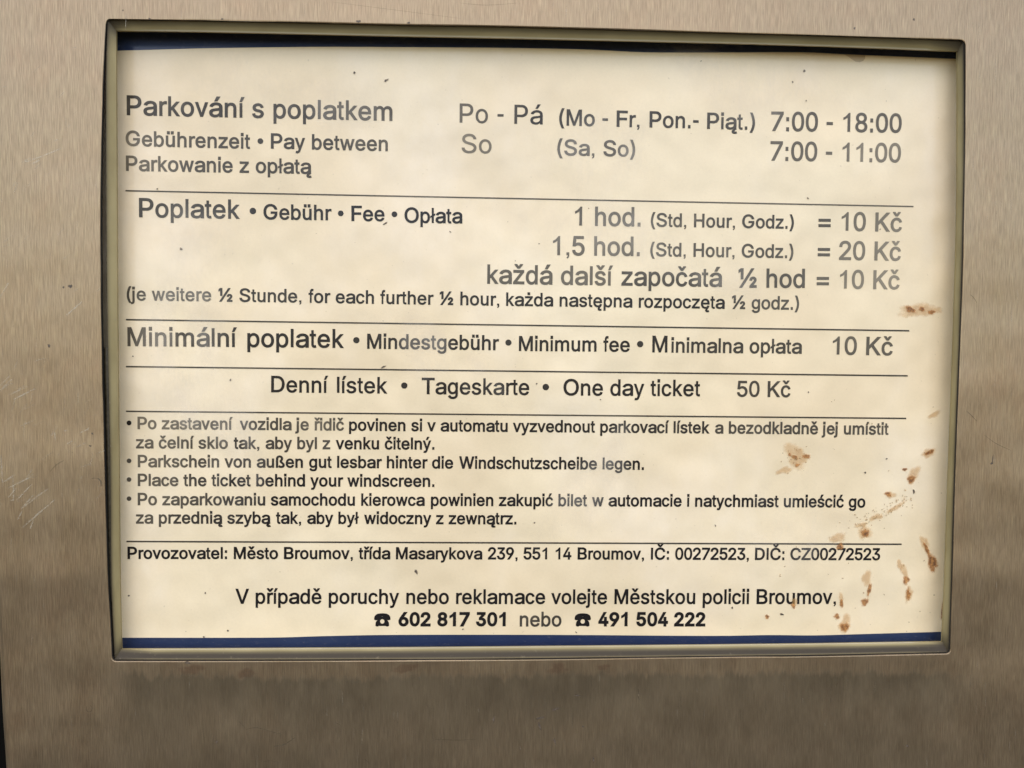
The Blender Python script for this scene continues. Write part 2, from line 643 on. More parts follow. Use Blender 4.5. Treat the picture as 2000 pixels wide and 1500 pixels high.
ZB = ZS - .05
xs = [195, 300, 390, 480, 630, 780, 990, 1140, 1260, 1380, 1560, 1650, 1770, 1900]
yb = [100, 97, 94.5, 93, 91.4, 92, 93.5, 96.5, 102, 102.5, 102, 106, 111, 116.5]
strip('colour_band', [(x, 35) for x in xs], list(zip(xs, yb)), ZB, BLUE, notice, label='navy band along the top, tapering to the right with a wavy lower edge')
xs = [200, 510, 630, 780, 1080, 1380, 1500, 1590, 1680, 1870]
yt = [1245.5, 1245.5, 1242.5, 1240, 1240, 1242, 1240.4, 1241, 1238.6, 1233]
strip('colour_band', list(zip(xs, yt)), [(x, 1292) for x in xs], ZB, BLUE, notice, label='navy band along the bottom edge')

# ---- glyph outlines (1000 units to the em): key advance contours
GLYPHS = """( 333 68_291,72_373,77_415,92_501,127_625,156_700,172_734,192_771,299_771,274_716,244_639,207_518,184_400,180_362,177_291,183_196,204_97,240_-10,299_-147,192_-147,161_-88,137_-35,116_19,99_73,85_128,76_183,70_237
) 333 34_-147,94_-8,130_100,150_198,156_291,153_362,149_400,126_518,90_639,59_716,34_771,141_771,161_734,192_664,219_584,241_501,256_414,264_331,263_236,257_181,247_126,234_72,216_17,196_-36,172_-89,141_-147
, 278 84_0,84_100,184_100,184_0,181_-45,165_-82,140_-110,111_-127,87_-90,108_-78,124_-58,133_-32,135_0
- 333 289_356,289_252,44_252,44_356
. 278 87_129,191_129,191_-14,87_-14
0 556 278_-22,241_-19,207_-10,176_4,147_24,121_50,99_80,80_115,65_155,53_200,44_248,39_301,37_358,39_414,44_467,53_515,65_560,81_600,100_635,122_666,148_692,176_712,208_726,242_735,278_738,315_735,349_726,380_712,409_692,434_666,457_635,475_600,491_560,503_515,512_467,517_414,519_358,517_301,512_248,503_200,491_155,476_115,457_80,435_50,409_24,381_4,349_-10,315_-19|278_82,299_84,319_90,336_99,352_113,367_130,380_152,400_206,408_239,417_314,418_358,417_401,408_477,400_510,380_564,367_586,352_603,336_617,319_627,299_633,278_635,257_633,238_627,220_617,204_603,189_586,176_564,156_510,148_477,140_401,138_358,140_314,148_239,156_206,176_152,189_130,204_113,220_99,238_90,257_84
1 556 378_0,278_0,278_560,253_530,201_499,150_473,109_457,109_541,150_560,183_578,238_623,275_664,300_692,316_719,378_719
2 556 26_-12,26_72,268_330,335_405,358_436,373_465,383_493,386_523,385_540,377_570,370_583,351_605,327_621,297_631,262_635,244_634,226_631,196_619,183_611,162_589,148_562,143_546,138_497,28_497,30_542,36_573,46_602,59_629,76_653,96_675,118_694,144_709,171_722,201_731,232_736,264_738,297_736,328_731,357_722,384_710,408_694,430_677,449_656,466_633,479_608,488_581,494_554,496_524,492_483,481_443,460_402,430_356,332_244,175_80,175_92,507_92,507_-12
3 556 278_-22,217_-16,188_-8,161_2,135_16,112_32,91_51,73_73,58_98,47_125,39_154,34_198,144_198,152_156,158_142,176_119,199_102,213_95,244_86,279_82,298_83,333_91,364_105,376_114,397_138,410_167,413_185,413_222,410_238,398_270,378_297,348_318,308_331,256_336,185_336,185_426,359_636,359_624,70_624,70_728,495_728,495_644,260_366,258_418,306_421,341_418,373_411,403_399,430_384,453_366,474_344,491_320,505_293,514_265,520_235,522_204,520_172,514_141,504_113,490_86,473_62,453_41,430_22,404_7,375_-6,345_-15,312_-20
4 556 25_136,25_226,294_728,401_728,135_230,135_241,523_241,523_136|333_-12,333_459,433_459,433_-12
5 556 268_-22,236_-20,206_-15,178_-7,151_5,126_19,104_36,84_56,67_78,53_102,43_127,36_154,32_196,142_196,146_170,155_144,172_122,194_103,221_90,252_83,287_84,305_87,322_93,352_111,376_137,385_153,398_188,402_207,402_249,398_269,385_305,363_335,336_358,302_373,263_377,214_371,169_353,143_333,42_345,85_728,480_728,480_624,181_624,161_437,147_437,171_454,204_469,222_474,260_481,304_481,328_477,373_463,413_440,431_426,462_392,475_373,496_330,510_282,514_230,512_195,506_161,496_130,482_100,465_73,444_49,421_29,395_11,366_-4,335_-14,302_-20
6 556 278_-22,244_-20,213_-14,182_-4,154_10,129_28,106_48,86_72,69_99,55_128,46_160,40_193,38_228,44_283,62_341,94_407,143_486,308_728,435_728,179_355,145_355,160_384,175_404,194_423,218_437,259_452,290_454,323_453,354_447,383_438,409_425,434_409,455_390,474_368,490_343,502_316,511_286,516_255,518_221,516_187,510_155,500_125,487_96,470_70,450_47,427_27,401_10,373_-4,344_-14,312_-20|278_81,297_82,330_91,345_99,371_120,391_148,398_165,406_201,408_221,406_242,398_278,391_295,371_322,345_343,330_351,297_360,278_361,260_360,226_351,211_344,185_323,165_295,158_279,150_243,148_223,150_202,158_165,165_149,185_120,211_99,226_91,260_82
7 556 78_-12,404_634,404_624,37_624,37_728,523_728,523_629,201_-12
8 556 278_-22,244_-20,212_-15,182_-7,154_5,128_20,106_37,86_57,69_80,55_105,46_132,40_160,38_190,43_237,48_259,56_280,78_318,107_349,141_372,170_382,170_367,153_373,131_386,111_404,93_426,80_451,70_477,64_506,62_535,64_564,69_591,78_616,90_640,106_662,124_681,144_698,167_712,192_723,219_731,247_736,278_738,307_736,335_731,362_723,387_712,410_698,430_681,448_662,464_640,476_616,485_591,490_564,492_535,490_506,484_478,474_451,461_426,444_404,424_387,402_373,386_367,386_382,414_372,448_349,476_318,498_280,506_259,512_237,517_190,515_160,509_132,499_105,486_80,469_57,449_37,426_20,401_5,373_-7,343_-15,311_-20|277_81,298_82,334_90,349_96,375_113,394_136,401_149,409_178,410_195,409_213,401_245,393_259,373_283,346_303,331_310,296_318,277_319,258_318,223_310,208_303,181_283,161_259,153_245,145_213,144_195,145_178,153_149,168_124,179_113,205_96,221_90,257_82|277_420,293_421,322_428,335_434,357_450,373_472,380_484,387_513,388_529,387_545,380_573,374_585,358_606,336_622,323_627,294_634,277_635,261_634,231_627,219_622,197_606,180_585,174_573,167_545,167_529,167_513,174_484,180_472,197_450,219_434,232_428,261_421
9 556 278_738,311_736,342_730,372_720,400_706,425_688,447_668,467_644,484_617,497_588,506_556,512_523,514_488,508_433,491_375,459_309,410_230,249_-12,123_-12,375_361,410_361,395_332,380_312,360_293,337_279,297_264,266_262,234_263,204_269,176_278,149_291,125_307,104_326,86_348,70_373,58_400,49_430,44_461,42_495,44_529,50_561,59_592,73_620,90_646,109_669,132_689,157_706,184_720,214_730,245_736|278_635,260_634,227_625,213_617,187_596,168_568,160_551,152_515,151_495,152_475,160_438,168_422,187_394,213_373,227_365,260_356,278_355,296_356,329_365,344_372,370_393,389_421,396_437,404_473,405_493,404_514,396_551,389_567,369_596,344_617,329_625,296_634
: 278 87_129,191_129,191_-14,87_-14|87_517,191_517,191_374,87_374
= 584 39_332,39_436,545_436,545_332|39_124,39_228,545_228,545_124
B 667 74_-12,74_728,392_727,427_722,460_713,489_701,514_687,536_670,555_650,571_628,583_605,591_580,596_553,597_503,588_462,580_445,558_415,545_403,515_383,475_366,475_380,502_374,540_356,558_343,589_311,613_270,621_246,625_220,627_192,625_164,620_137,611_112,599_88,583_66,563_46,539_29,511_14,480_2,444_-6,405_-11,362_-12|195_93,398_94,431_100,456_109,476_122,491_137,501_153,507_172,508_208,500_238,482_265,458_287,426_303,407_308,364_313,195_313|195_414,368_415,402_422,431_435,444_444,464_466,476_493,481_524,479_544,473_563,463_580,450_595,433_607,411_616,384_622,195_623
C 722 376_-22,329_-19,285_-10,244_4,205_25,169_50,138_81,110_116,87_157,68_201,55_250,47_302,44_358,47_414,55_466,68_514,87_559,110_599,138_635,169_665,205_691,244_712,285_726,329_735,376_738,431_734,483_721,531_701,574_673,611_637,641_595,664_547,681_478,565_478,558_504,546_535,529_561,508_583,469_609,440_620,409_627,376_629,346_627,317_621,290_612,265_598,241_581,221_560,202_535,187_507,174_475,165_439,159_400,158_358,159_315,165_276,174_241,187_209,203_180,221_156,242_135,265_118,290_104,317_95,346_89,393_87,440_96,483_115,519_143,546_181,558_212,565_238,681_238,664_170,642_121,611_79,574_44,531_15,483_-5,431_-18
D 722 318_-12,132_-12,132_93,312_93,353_95,390_101,423_110,452_124,478_142,500_163,518_187,533_215,545_246,554_281,559_319,561_359,559_400,554_437,546_471,534_502,519_530,500_554,479_575,454_592,426_606,395_616,360_621,321_623,128_623,128_728,328_728,379_726,428_717,473_703,513_684,550_659,582_630,610_595,633_556,651_512,664_465,671_414,674_359,671_304,664_253,651_205,633_162,609_122,581_87,548_58,511_33,469_13,422_-1,372_-10|197_728,197_-12,81_-12,81_728
F 611 86_-12,86_728,583_728,583_623,211_623,211_404,548_404,548_299,211_299,211_-12
G 778 392_-22,343_-19,296_-10,253_4,212_25,176_51,143_81,115_117,91_157,72_202,59_250,51_302,48_358,51_413,59_466,72_514,91_559,115_599,143_635,175_665,212_691,251_712,294_726,339_735,387_738,446_734,501_720,551_699,596_670,634_634,665_592,689_545,707_478,586_478,562_533,534_571,499_600,456_620,406_629,357_627,328_621,301_612,275_598,251_581,230_560,211_535,195_507,182_475,173_439,167_400,165_358,167_315,173_276,182_241,195_209,212_181,231_156,252_135,276_118,303_104,331_95,361_89,392_87,421_88,448_93,473_100,497_111,518_124,536_140,553_158,566_179,578_203,586_228,590_255,593_299,661_278,400_268,400_372,709_372,709_281,706_237,699_196,686_157,668_122,645_89,619_61,589_36,555_16,518_-1,479_-13,437_-20
H 722 77_-12,77_728,190_728,190_419,533_419,533_728,646_728,646_-12,533_-12,533_314,190_314,190_-12
I 278 88_0,88_716,193_716,193_0
K 667 141_179,139_308,241_435,513_728,663_727,335_375,330_376|76_-12,76_728,192_728,192_-12|524_-12,254_365,327_456,662_-12
M 833 73_-12,73_728,212_728,380_268,409_176,442_56,393_56,457_268,622_728,761_728,761_-12,655_-12,655_460,659_656,693_656,629_449,461_-12,373_-12,218_405,136_656,172_656,177_409,177_-12
O 778 390_-22,340_-19,294_-10,250_4,209_25,172_50,138_81,109_116,84_157,64_201,50_250,42_302,39_358,42_414,50_466,64_514,84_559,109_599,138_635,172_665,209_691,250_712,294_726,340_735,390_738,439_735,485_726,529_712,570_691,607_665,641_635,670_599,694_559,714_514,728_466,736_413,739_358,736_302,728_250,714_201,694_157,670_116,641_81,607_50,570_25,529_4,485_-10,439_-19|390_87,421_89,450_94,479_104,505_117,530_134,552_155,571_180,588_208,602_240,612_276,618_315,620_358,618_401,612_440,602_476,588_508,571_536,552_561,530_582,505_599,479_612,450_622,421_627,390_629,358_627,328_622,300_612,273_598,249_581,227_560,207_536,190_507,177_475,167_440,161_401,159_358,161_315,167_276,177_240,190_208,207_180,227_156,249_135,273_118,300_104,328_94,358_89
P 667 86_-12,86_728,356_728,398_726,437_720,472_711,504_697,531_679,556_659,576_636,593_610,606_583,615_553,620_522,622_489,620_457,615_426,606_396,593_368,576_342,556_319,532_298,504_281,472_267,437_257,398_251,356_249,158_249,158_353,351_353,378_355,422_364,455_381,478_404,494_435,501_470,501_509,499_527,487_560,468_586,439_606,401_619,377_623,206_624,206_-12
S 667 336_-25,295_-23,258_-18,222_-10,189_2,160_16,133_34,110_54,91_78,75_103,63_131,55_160,49_204,172_204,176_175,181_159,189_144,210_120,239_101,256_94,294_85,336_81,360_82,382_85,423_96,456_114,481_137,490_150,501_180,501_210,493_234,476_253,437_277,363_301,229_339,189_356,154_375,125_398,101_424,84_454,74_488,71_524,73_555,80_585,91_612,107_637,127_660,149_680,175_697,204_712,236_723,269_731,304_736,341_738,378_736,413_731,446_723,477_712,505_697,531_680,553_661,572_639,587_614,599_589,606_561,610_520,492_520,485_554,476_573,462_591,444_605,422_617,397_626,369_631,316_632,295_630,258_619,242_611,217_593,199_569,190_543,190_513,194_500,200_488,220_468,261_445,323_425,399_405,470_382,507_366,542_344,573_317,598_284,608_265,615_243,620_195,618_165,611_136,601_109,586_83,567_59,544_38,518_19,488_4,454_-9,418_-18,378_-23
T 611 14_623,14_728,597_728,597_623,365_623,365_-12,247_-12,247_623
V 667 276_-12,10_728,129_728,280_294,311_197,361_31,310_31,360_198,391_294,538_728,657_728,394_-12
W 944 209_-12,16_728,129_728,241_279,273_134,289_43,250_43,283_208,413_728,531_728,661_208,694_43,654_43,671_134,703_279,814_728,928_728,734_-12,615_-12,494_452,472_548,448_681,495_681,473_553,450_452,329_-12
Z 611 25_-12,25_69,375_549,424_613,491_695,516_628,404_624,23_623,23_728,584_728,584_646,239_174,117_21,93_88,204_92,588_93,588_-12
a 556 247_-24,192_-19,141_-4,119_7,98_20,80_36,64_54,52_75,43_97,38_122,37_170,48_210,57_226,83_254,115_275,151_289,191_300,273_313,373_324,401_332,408_338,410_349,409_366,403_390,398_400,384_417,363_430,336_438,301_441,250_435,211_418,184_395,172_379,163_360,47_391,65_426,79_448,95_466,114_483,156_508,202_526,250_536,299_540,370_532,390_527,428_512,464_492,480_478,507_444,517_423,524_399,530_344,530_-12,412_-12,412_59,425_59,397_26,384_15,354_-2,317_-16,295_-20|263_74,287_75,327_84,360_100,384_121,401_147,409_174,410_241,358_229,273_218,212_206,189_196,171_183,160_166,156_143,160_122,169_106,185_93,206_83,232_76
b 556 298_-23,255_-19,236_-13,204_4,180_24,171_35,148_68,157_68,157_-12,58_-12,58_729,160_729,160_449,148_449,180_492,203_512,234_529,274_539,298_540,329_538,358_530,386_518,412_503,436_484,456_461,474_435,489_405,502_373,510_337,515_299,517_258,515_217,510_179,502_144,490_111,475_81,457_54,436_31,412_12,387_-3,359_-15,329_-21|286_76,306_77,324_82,341_89,356_99,381_127,391_144,406_185,413_233,414_259,413_285,406_332,391_372,381_389,356_416,341_426,325_434,306_438,286_439,266_438,231_427,216_417,192_391,173_355,167_334,159_286,158_259,159_232,167_183,182_142,192_125,217_98,232_89,266_77
c 500 263_-23,230_-21,198_-14,169_-3,141_12,116_32,94_55,75_81,59_111,46_144,37_179,32_217,30_256,32_297,37_335,46_371,59_404,75_433,94_460,116_483,141_502,169_518,198_530,230_538,263_540,300_537,334_528,381_506,408_486,432_462,452_432,466_400,475_370,379_344,360_389,337_415,304_433,263_439,242_438,223_433,205_426,190_415,165_386,155_369,147_349,136_305,132_256,136_209,147_165,155_145,177_113,205_89,222_82,242_77,263_76,305_82,338_100,362_128,381_174,477_149,461_102,444_70,422_43,397_19,367_1,335_-12,300_-21
d 556 257_-23,225_-21,195_-15,167_-3,141_12,117_31,96_54,78_81,63_111,51_144,42_179,37_217,35_258,37_299,42_337,51_373,63_405,79_435,97_461,118_484,142_503,168_518,196_530,226_538,257_540,281_539,321_529,352_512,376_492,408_449,396_449,396_729,499_729,499_-12,399_-12,399_68,408_68,386_35,351_4,320_-13,301_-19|269_76,289_77,324_89,339_98,364_125,374_142,389_183,397_232,398_259,397_286,389_334,374_374,364_391,339_417,324_427,289_438,269_439,248_438,229_434,213_426,198_416,172_389,162_372,147_332,140_285,139_259,140_233,148_185,163_144,173_127,198_99,213_89,230_82,249_77
e 556 291_-23,253_-21,219_-14,186_-3,157_12,130_32,107_55,87_81,70_111,57_143,47_178,42_216,40_256,42_295,47_333,57_368,70_401,86_432,106_458,128_482,154_502,183_518,213_530,246_538,281_540,325_536,346_531,387_514,425_490,459_457,486_415,505_362,511_333,516_266,516_220,95_220,95_314,485_310,411_255,406_323,395_363,387_380,377_395,352_419,320_435,281_440,242_435,209_419,182_395,172_380,156_346,147_309,148_216,151_192,165_151,175_133,200_105,231_86,250_80,270_76,305_76,343_83,373_100,395_126,409_158,511_133,500_100,479_62,464_45,430_17,390_-5,367_-13,343_-19
f 278 253_532,253_436,14_436,14_532|88_-12,88_599,92_647,97_669,114_706,124_721,148_743,161_751,189_760,204_762,240_757,270_744,250_638,230_647,211_650,190_645,183_640,173_623,167_597,167_-12
g 556 274_-220,222_-216,198_-211,176_-204,138_-185,121_-174,93_-147,71_-117,57_-91,141_-41,180_-91,199_-105,224_-116,255_-121,301_-120,325_-115,346_-106,364_-94,379_-79,389_-60,395_-36,398_-8,398_82,408_82,376_38,352_19,321_4,281_-4,229_-3,200_2,172_12,147_26,123_44,102_65,84_90,68_118,56_149,47_184,42_221,40_262,42_302,47_339,56_374,68_406,83_436,101_462,122_484,146_503,172_518,200_530,229_538,260_540,304_535,323_529,354_512,378_492,410_448,400_448,400_532,499_532,499_-13,497_-46,491_-78,482_-106,468_-131,452_-152,432_-171,411_-186,386_-199,360_-208,333_-214|271_93,292_94,326_104,341_113,366_137,384_170,390_190,398_237,399_263,398_289,390_336,376_375,366_391,341_418,326_427,292_438,271_439,251_438,233_434,216_427,201_417,176_390,166_373,151_334,144_288,143_263,144_238,151_192,166_154,176_139,201_114,216_105,251_94
h 556 169_310,169_-12,65_-12,65_729,169_729,169_381,126_381,145_432,161_461,180_486,201_505,225_520,251_531,279_538,308_540,334_538,358_534,403_515,423_502,440_485,455_466,468_444,478_420,485_392,490_362,491_-12,387_-12,387_321,385_349,380_372,371_392,360_408,345_421,328_431,308_436,268_437,253_435,225_424,202_406,184_381,173_349
i 222 63_-12,63_532,159_532,159_-12|53_750,170_750,170_604,53_604
j 222 37_532,143_532,142_-66,133_-110,126_-130,103_-164,88_-177,52_-198,31_-204,8_-208,-47_-209,-47_-108,-5_-106,16_-98,29_-82,36_-57|26_750,155_750,155_604,26_604
k 500 140_163,139_302,159_302,364_532,487_530,248_261,239_261|67_-12,67_729,166_729,166_-12|376_-12,183_255,253_331,501_-12
l 222 62_0,62_716,163_716,163_0
m 833 65_-12,65_532,169_532,169_392,135_392,154_447,164_465,188_495,202_507,233_526,267_539,284_542,302_543,331_540,357_532,381_519,402_502,419_482,433_459,443_433,454_391,412_391,430_444,440_462,466_492,481_504,515_524,553_538,595_543,618_541,662_530,701_507,718_493,733_475,746_455,756_432,763_407,768_379,769_-12,663_-12,663_347,661_371,656_391,648_407,636_419,606_435,571_440,541_437,528_433,506_420,489_402,482_391,473_367,470_338,470_-12,364_-12,362_374,358_390,350_404,339_417,326_427,311_434,294_439,275_440,249_437,236_433,213_420,194_401,186_390,175_361,171_325,171_-12
n 556 169_310,169_-12,65_-12,65_532,166_532,167_381,126_381,145_432,161_461,180_486,201_505,225_520,251_531,279_538,308_540,334_538,358_534,403_515,422_502,440_485,455_466,468_444,478_420,485_392,490_362,491_-12,387_-12,387_321,385_349,380_372,371_392,360_408,345_421,328_431,308_436,268_437,253_435,225_424,202_406,184_381,173_349
o 556 278_-23,243_-21,210_-14,179_-3,151_12,125_32,102_55,82_81,65_111,52_144,43_179,37_217,35_256,37_297,43_335,52_371,65_404,82_433,102_460,125_483,151_502,179_518,210_530,243_538,278_540,313_538,346_530,377_518,406_503,432_483,454_460,474_433,491_403,504_371,514_335,519_297,521_256,519_217,514_179,504_144,491_111,474_81,454_55,432_32,406_12,377_-3,346_-14,313_-21|278_75,300_77,321_82,339_89,354_100,381_128,391_145,407_186,414_232,415_256,414_281,407_327,391_369,381_386,354_415,339_426,321_433,300_438,278_439,255_438,235_433,218_426,202_415,176_386,165_369,150_328,142_281,141_256,142_232,150_186,165_145,175_128,202_100,218_89,235_82,255_77
p 556 58_-209,58_532,157_532,157_449,148_449,180_492,203_512,234_529,253_535,298_540,329_538,358_530,386_518,412_503,436_484,456_461,474_435,489_405,502_373,510_337,515_299,517_258,515_217,510_179,502_144,490_111,475_81,457_54,436_31,412_12,387_-3,359_-15,329_-21,275_-22,236_-13,219_-6,181_24,148_68,160_68,160_-209|286_76,306_77,324_82,341_89,356_99,381_127,391_144,406_185,413_233,414_259,413_285,406_332,391_372,381_389,356_416,341_426,325_434,306_438,286_439,266_438,231_427,216_417,192_391,173_355,167_334,159_286,158_259,159_232,167_183,182_142,192_125,217_98,232_89,266_77
r 333 70_-12,70_532,171_532,171_451,157_451,175_482,189_498,227_524,248_533,270_539,293_541,345_538,345_427,285_434,269_433,241_426,216_412,196_393,182_369,177_355,174_324,174_-12
s 500 247_-23,195_-19,170_-14,126_3,107_15,74_44,60_62,41_103,32_138,135_160,144_130,152_115,162_102,189_85,225_75,271_75,292_79,311_86,326_95,347_117,352_128,352_151,345_169,338_177,317_190,303_196,165_231,135_243,110_258,88_276,72_297,60_321,52_346,50_375,52_398,57_420,65_441,77_461,92_478,129_507,175_527,200_534,254_540,306_535,329_529,370_511,388_500,403_487,429_455,447_420,458_388,358_365,342_401,323_423,310_432,295_438,277_442,234_442,199_432,173_414,165_403,160_392,159_379,163_358,176_342,200_328,236_317,350_288,380_276,405_261,426_243,443_222,455_199,462_174,464_146,462_122,457_99,448_77,436_57,421_39,403_23,359_-2,334_-11,307_-18
t 278 250_532,250_436,14_436,14_532|78_672,164_672,165_119,170_98,178_87,184_83,204_80,246_87,262_-7,229_-16,201_-18,175_-15,150_-8,129_4,111_20,97_42,86_67,80_95,78_127
u 556 249_-19,199_-13,177_-6,155_4,136_17,119_34,104_53,91_75,81_100,74_127,68_190,68_532,171_532,171_198,172_170,178_147,186_127,198_111,213_98,230_88,249_83,272_81,303_84,331_95,343_103,363_125,371_138,382_170,386_209,386_532,489_532,489_-12,389_-12,389_138,429_138,410_87,394_57,375_32,353_13,330_-1,304_-11,277_-17
v 500 202_-12,8_532,117_532,223_216,251_122,279_17,222_17,277_216,383_532,492_532,298_-12
w 722 167_-12,14_532,120_532,207_190,237_45,197_45,226_187,313_532,412_532,497_188,526_45,485_45,516_188,603_532,709_532,556_-12,461_-12,396_232,338_474,385_474,345_304,262_-12
y 500 51_-200,74_-104,107_-111,126_-112,141_-109,155_-100,173_-74,198_-2,11_532,119_532,224_216,279_17,222_17,277_216,382_532,489_532,272_-85,246_-140,225_-169,212_-180,199_-190,170_-204,154_-209,120_-212,84_-209
z 500 31_-12,31_67,327_441,327_430,40_430,40_532,460_532,460_449,173_78,173_89,469_89,469_-12
½ 834 238_733,238_309,134_309,134_633,151_633,43_546,43_664,129_733|76_-17,560_733,675_733,191_-17|492_-17,492_59,619_204,657_250,665_266,667_282,665_296,657_305,636_314,618_314,605_310,595_301,590_288,588_262,487_262,491_308,499_334,512_357,530_377,552_392,575_403,601_409,629_411,658_409,684_403,708_391,729_376,746_356,758_335,766_311,768_284,760_240,730_189,671_116,624_62,624_81,773_81,773_-17
ß 611 178_503,178_-12,67_-12,67_503,70_555,81_600,99_639,125_671,156_696,190_714,229_725,270_728,294_727,341_717,386_698,406_685,424_669,441_650,454_628,464_603,469_576,471_546,465_496,460_482,437_441,411_402,407_387,407_368,410_359,420_343,521_258,543_232,561_200,567_181,571_139,569_115,565_92,557_71,545_52,531_35,515_20,496_7,452_-12,427_-17,372_-22,325_-19,282_-10,245_3,209_24,251_119,316_87,347_82,388_82,407_86,437_99,448_108,455_119,459_131,461_145,457_167,447_185,407_222,357_260,333_282,313_308,299_340,294_378,297_407,301_420,306_431,354_497,361_514,363_538,361_560,356_578,348_592,337_604,323_613,289_624,248_623,230_618,215_609,202_597,192_581,184_560,179_534
á 556 247_-24,192_-19,141_-4,119_7,98_20,80_36,64_54,52_75,43_97,38_122,37_170,48_210,57_226,83_254,115_275,151_289,191_300,273_313,373_324,401_332,408_338,410_349,409_366,403_390,398_400,384_417,363_430,336_438,301_441,250_435,211_418,184_395,172_379,163_360,47_391,65_426,79_448,95_466,114_483,156_508,202_526,250_536,299_540,370_532,390_527,428_512,464_492,480_478,507_444,517_423,524_399,530_344,530_-12,412_-12,412_59,425_59,397_26,384_15,354_-2,317_-16,295_-20|263_74,287_75,327_84,360_100,384_121,401_147,409_174,410_241,358_229,273_218,212_206,189_196,171_183,160_166,156_143,160_122,169_106,185_93,206_83,232_76|229_581,315_760,452_760,334_581
í 222 63_-12,63_532,159_532,159_-12|62_581,130_760,241_760,146_581
ü 556 249_-19,199_-13,177_-6,155_4,136_17,119_34,104_53,91_75,81_100,74_127,68_190,68_532,171_532,171_198,172_170,178_147,186_127,198_111,213_98,230_88,249_83,272_81,303_84,331_95,343_103,363_125,371_138,382_170,386_209,386_532,489_532,489_-12,389_-12,389_138,429_138,410_87,394_57,375_32,353_13,330_-1,304_-11,277_-17|312_747,433_747,433_607,312_607|124_747,245_747,245_607,124_607
ý 500 51_-200,74_-104,107_-111,126_-112,141_-109,155_-100,173_-74,198_-2,11_532,119_532,224_216,279_17,222_17,277_216,382_532,489_532,272_-85,246_-140,225_-169,212_-180,199_-190,170_-204,154_-209,120_-212,84_-209|199_581,270_760,383_760,285_581
ą 556 247_-24,192_-19,141_-4,119_7,98_20,80_36,64_54,52_75,43_97,38_122,37_170,48_210,57_226,83_254,115_275,151_289,191_300,273_313,373_324,401_332,408_338,410_349,409_366,403_390,398_400,384_417,363_430,336_438,301_441,250_435,211_418,184_395,172_379,163_360,47_391,65_426,79_448,95_466,114_483,156_508,202_526,250_536,299_540,370_532,390_527,428_512,464_492,480_478,507_444,517_423,524_399,530_344,530_-12,412_-12,412_59,425_59,397_26,384_15,354_-2,317_-16,295_-20|263_74,287_75,327_84,360_100,384_121,401_147,409_174,410_241,358_229,273_218,212_206,189_196,171_183,160_166,156_143,160_122,169_106,185_93,206_83,232_76|457_-212,431_-211,407_-206,384_-198,364_-186,346_-172,333_-153,326_-133,323_-109,325_-91,329_-73,337_-56,362_-25,396_4,421_20,545_8,455_-62,445_-82,444_-99,448_-108,454_-114,473_-117,496_-114,528_-102,565_-186,513_-205
ć 500 263_-23,230_-21,198_-14,169_-3,141_12,116_32,94_55,75_81,59_111,46_144,37_179,32_217,30_256,32_297,37_335,46_371,59_404,75_433,94_460,116_483,141_502,169_518,198_530,230_538,263_540,300_537,334_528,381_506,408_486,432_462,452_432,466_400,475_370,379_344,360_389,337_415,304_433,263_439,242_438,223_433,205_426,190_415,165_386,155_369,147_349,136_305,132_256,136_209,147_165,155_145,177_113,205_89,222_82,242_77,263_76,305_82,338_100,362_128,381_174,477_149,461_102,444_70,422_43,397_19,367_1,335_-12,300_-21|211_581,283_760,398_760,299_581
Č 722 376_-22,329_-19,285_-10,244_4,205_25,169_50,138_81,110_116,87_157,68_201,55_250,47_302,44_358,47_414,55_466,68_514,87_559,110_599,138_635,169_665,205_691,244_712,285_726,329_735,376_738,431_734,483_721,531_701,574_673,611_637,641_595,664_547,681_478,565_478,558_504,546_535,529_561,508_583,469_609,440_620,409_627,376_629,346_627,317_621,290_612,265_598,241_581,221_560,202_535,187_507,174_475,165_439,159_400,158_358,159_315,165_276,174_241,187_209,203_180,221_156,242_135,265_118,290_104,317_95,346_89,393_87,440_96,483_115,519_143,546_181,558_212,565_238,681_238,664_170,642_121,611_79,574_44,531_15,483_-5,431_-18|311_939,375_862,437_939,541_939,541_918,421_783,328_783,209_918,209_939
č 500 263_-23,230_-21,198_-14,169_-3,141_12,116_32,94_55,75_81,59_111,46_144,37_179,32_217,30_256,32_297,37_335,46_371,59_404,75_433,94_460,116_483,141_502,169_518,198_530,230_538,263_540,300_537,334_528,381_506,408_486,432_462,452_432,466_400,475_370,379_344,360_389,337_415,304_433,263_439,242_438,223_433,205_426,190_415,165_386,155_369,147_349,136_305,132_256,136_209,147_165,155_145,177_113,205_89,222_82,242_77,263_76,305_82,338_100,362_128,381_174,477_149,461_102,444_70,422_43,397_19,367_1,335_-12,300_-21|205_760,263_677,320_760,415_760,415_738,305_591,221_591,112_738,112_760
ę 556 291_-23,253_-21,219_-14,186_-3,157_12,130_32,107_55,87_81,70_111,57_143,47_178,42_216,40_256,42_295,47_333,57_368,70_401,86_432,106_458,128_482,154_502,183_518,213_530,246_538,281_540,325_536,346_531,387_514,425_490,459_457,486_415,505_362,511_333,516_266,516_220,95_220,95_314,485_310,411_255,406_323,395_363,387_380,377_395,352_419,320_435,281_440,242_435,209_419,182_395,172_380,156_346,147_309,148_216,151_192,165_151,175_133,200_105,231_86,250_80,270_76,305_76,343_83,373_100,395_126,409_158,511_133,500_100,479_62,464_45,430_17,390_-5,367_-13,343_-19|408_-216,384_-215,363_-210,343_-202,325_-191,309_-176,298_-158,291_-137,289_-113,294_-76,309_-40,331_-5,358_32,511_146,500_101,484_63,406_-60,398_-79,395_-97,397_-108,401_-115,414_-121,442_-118,470_-106,502_-190,457_-209
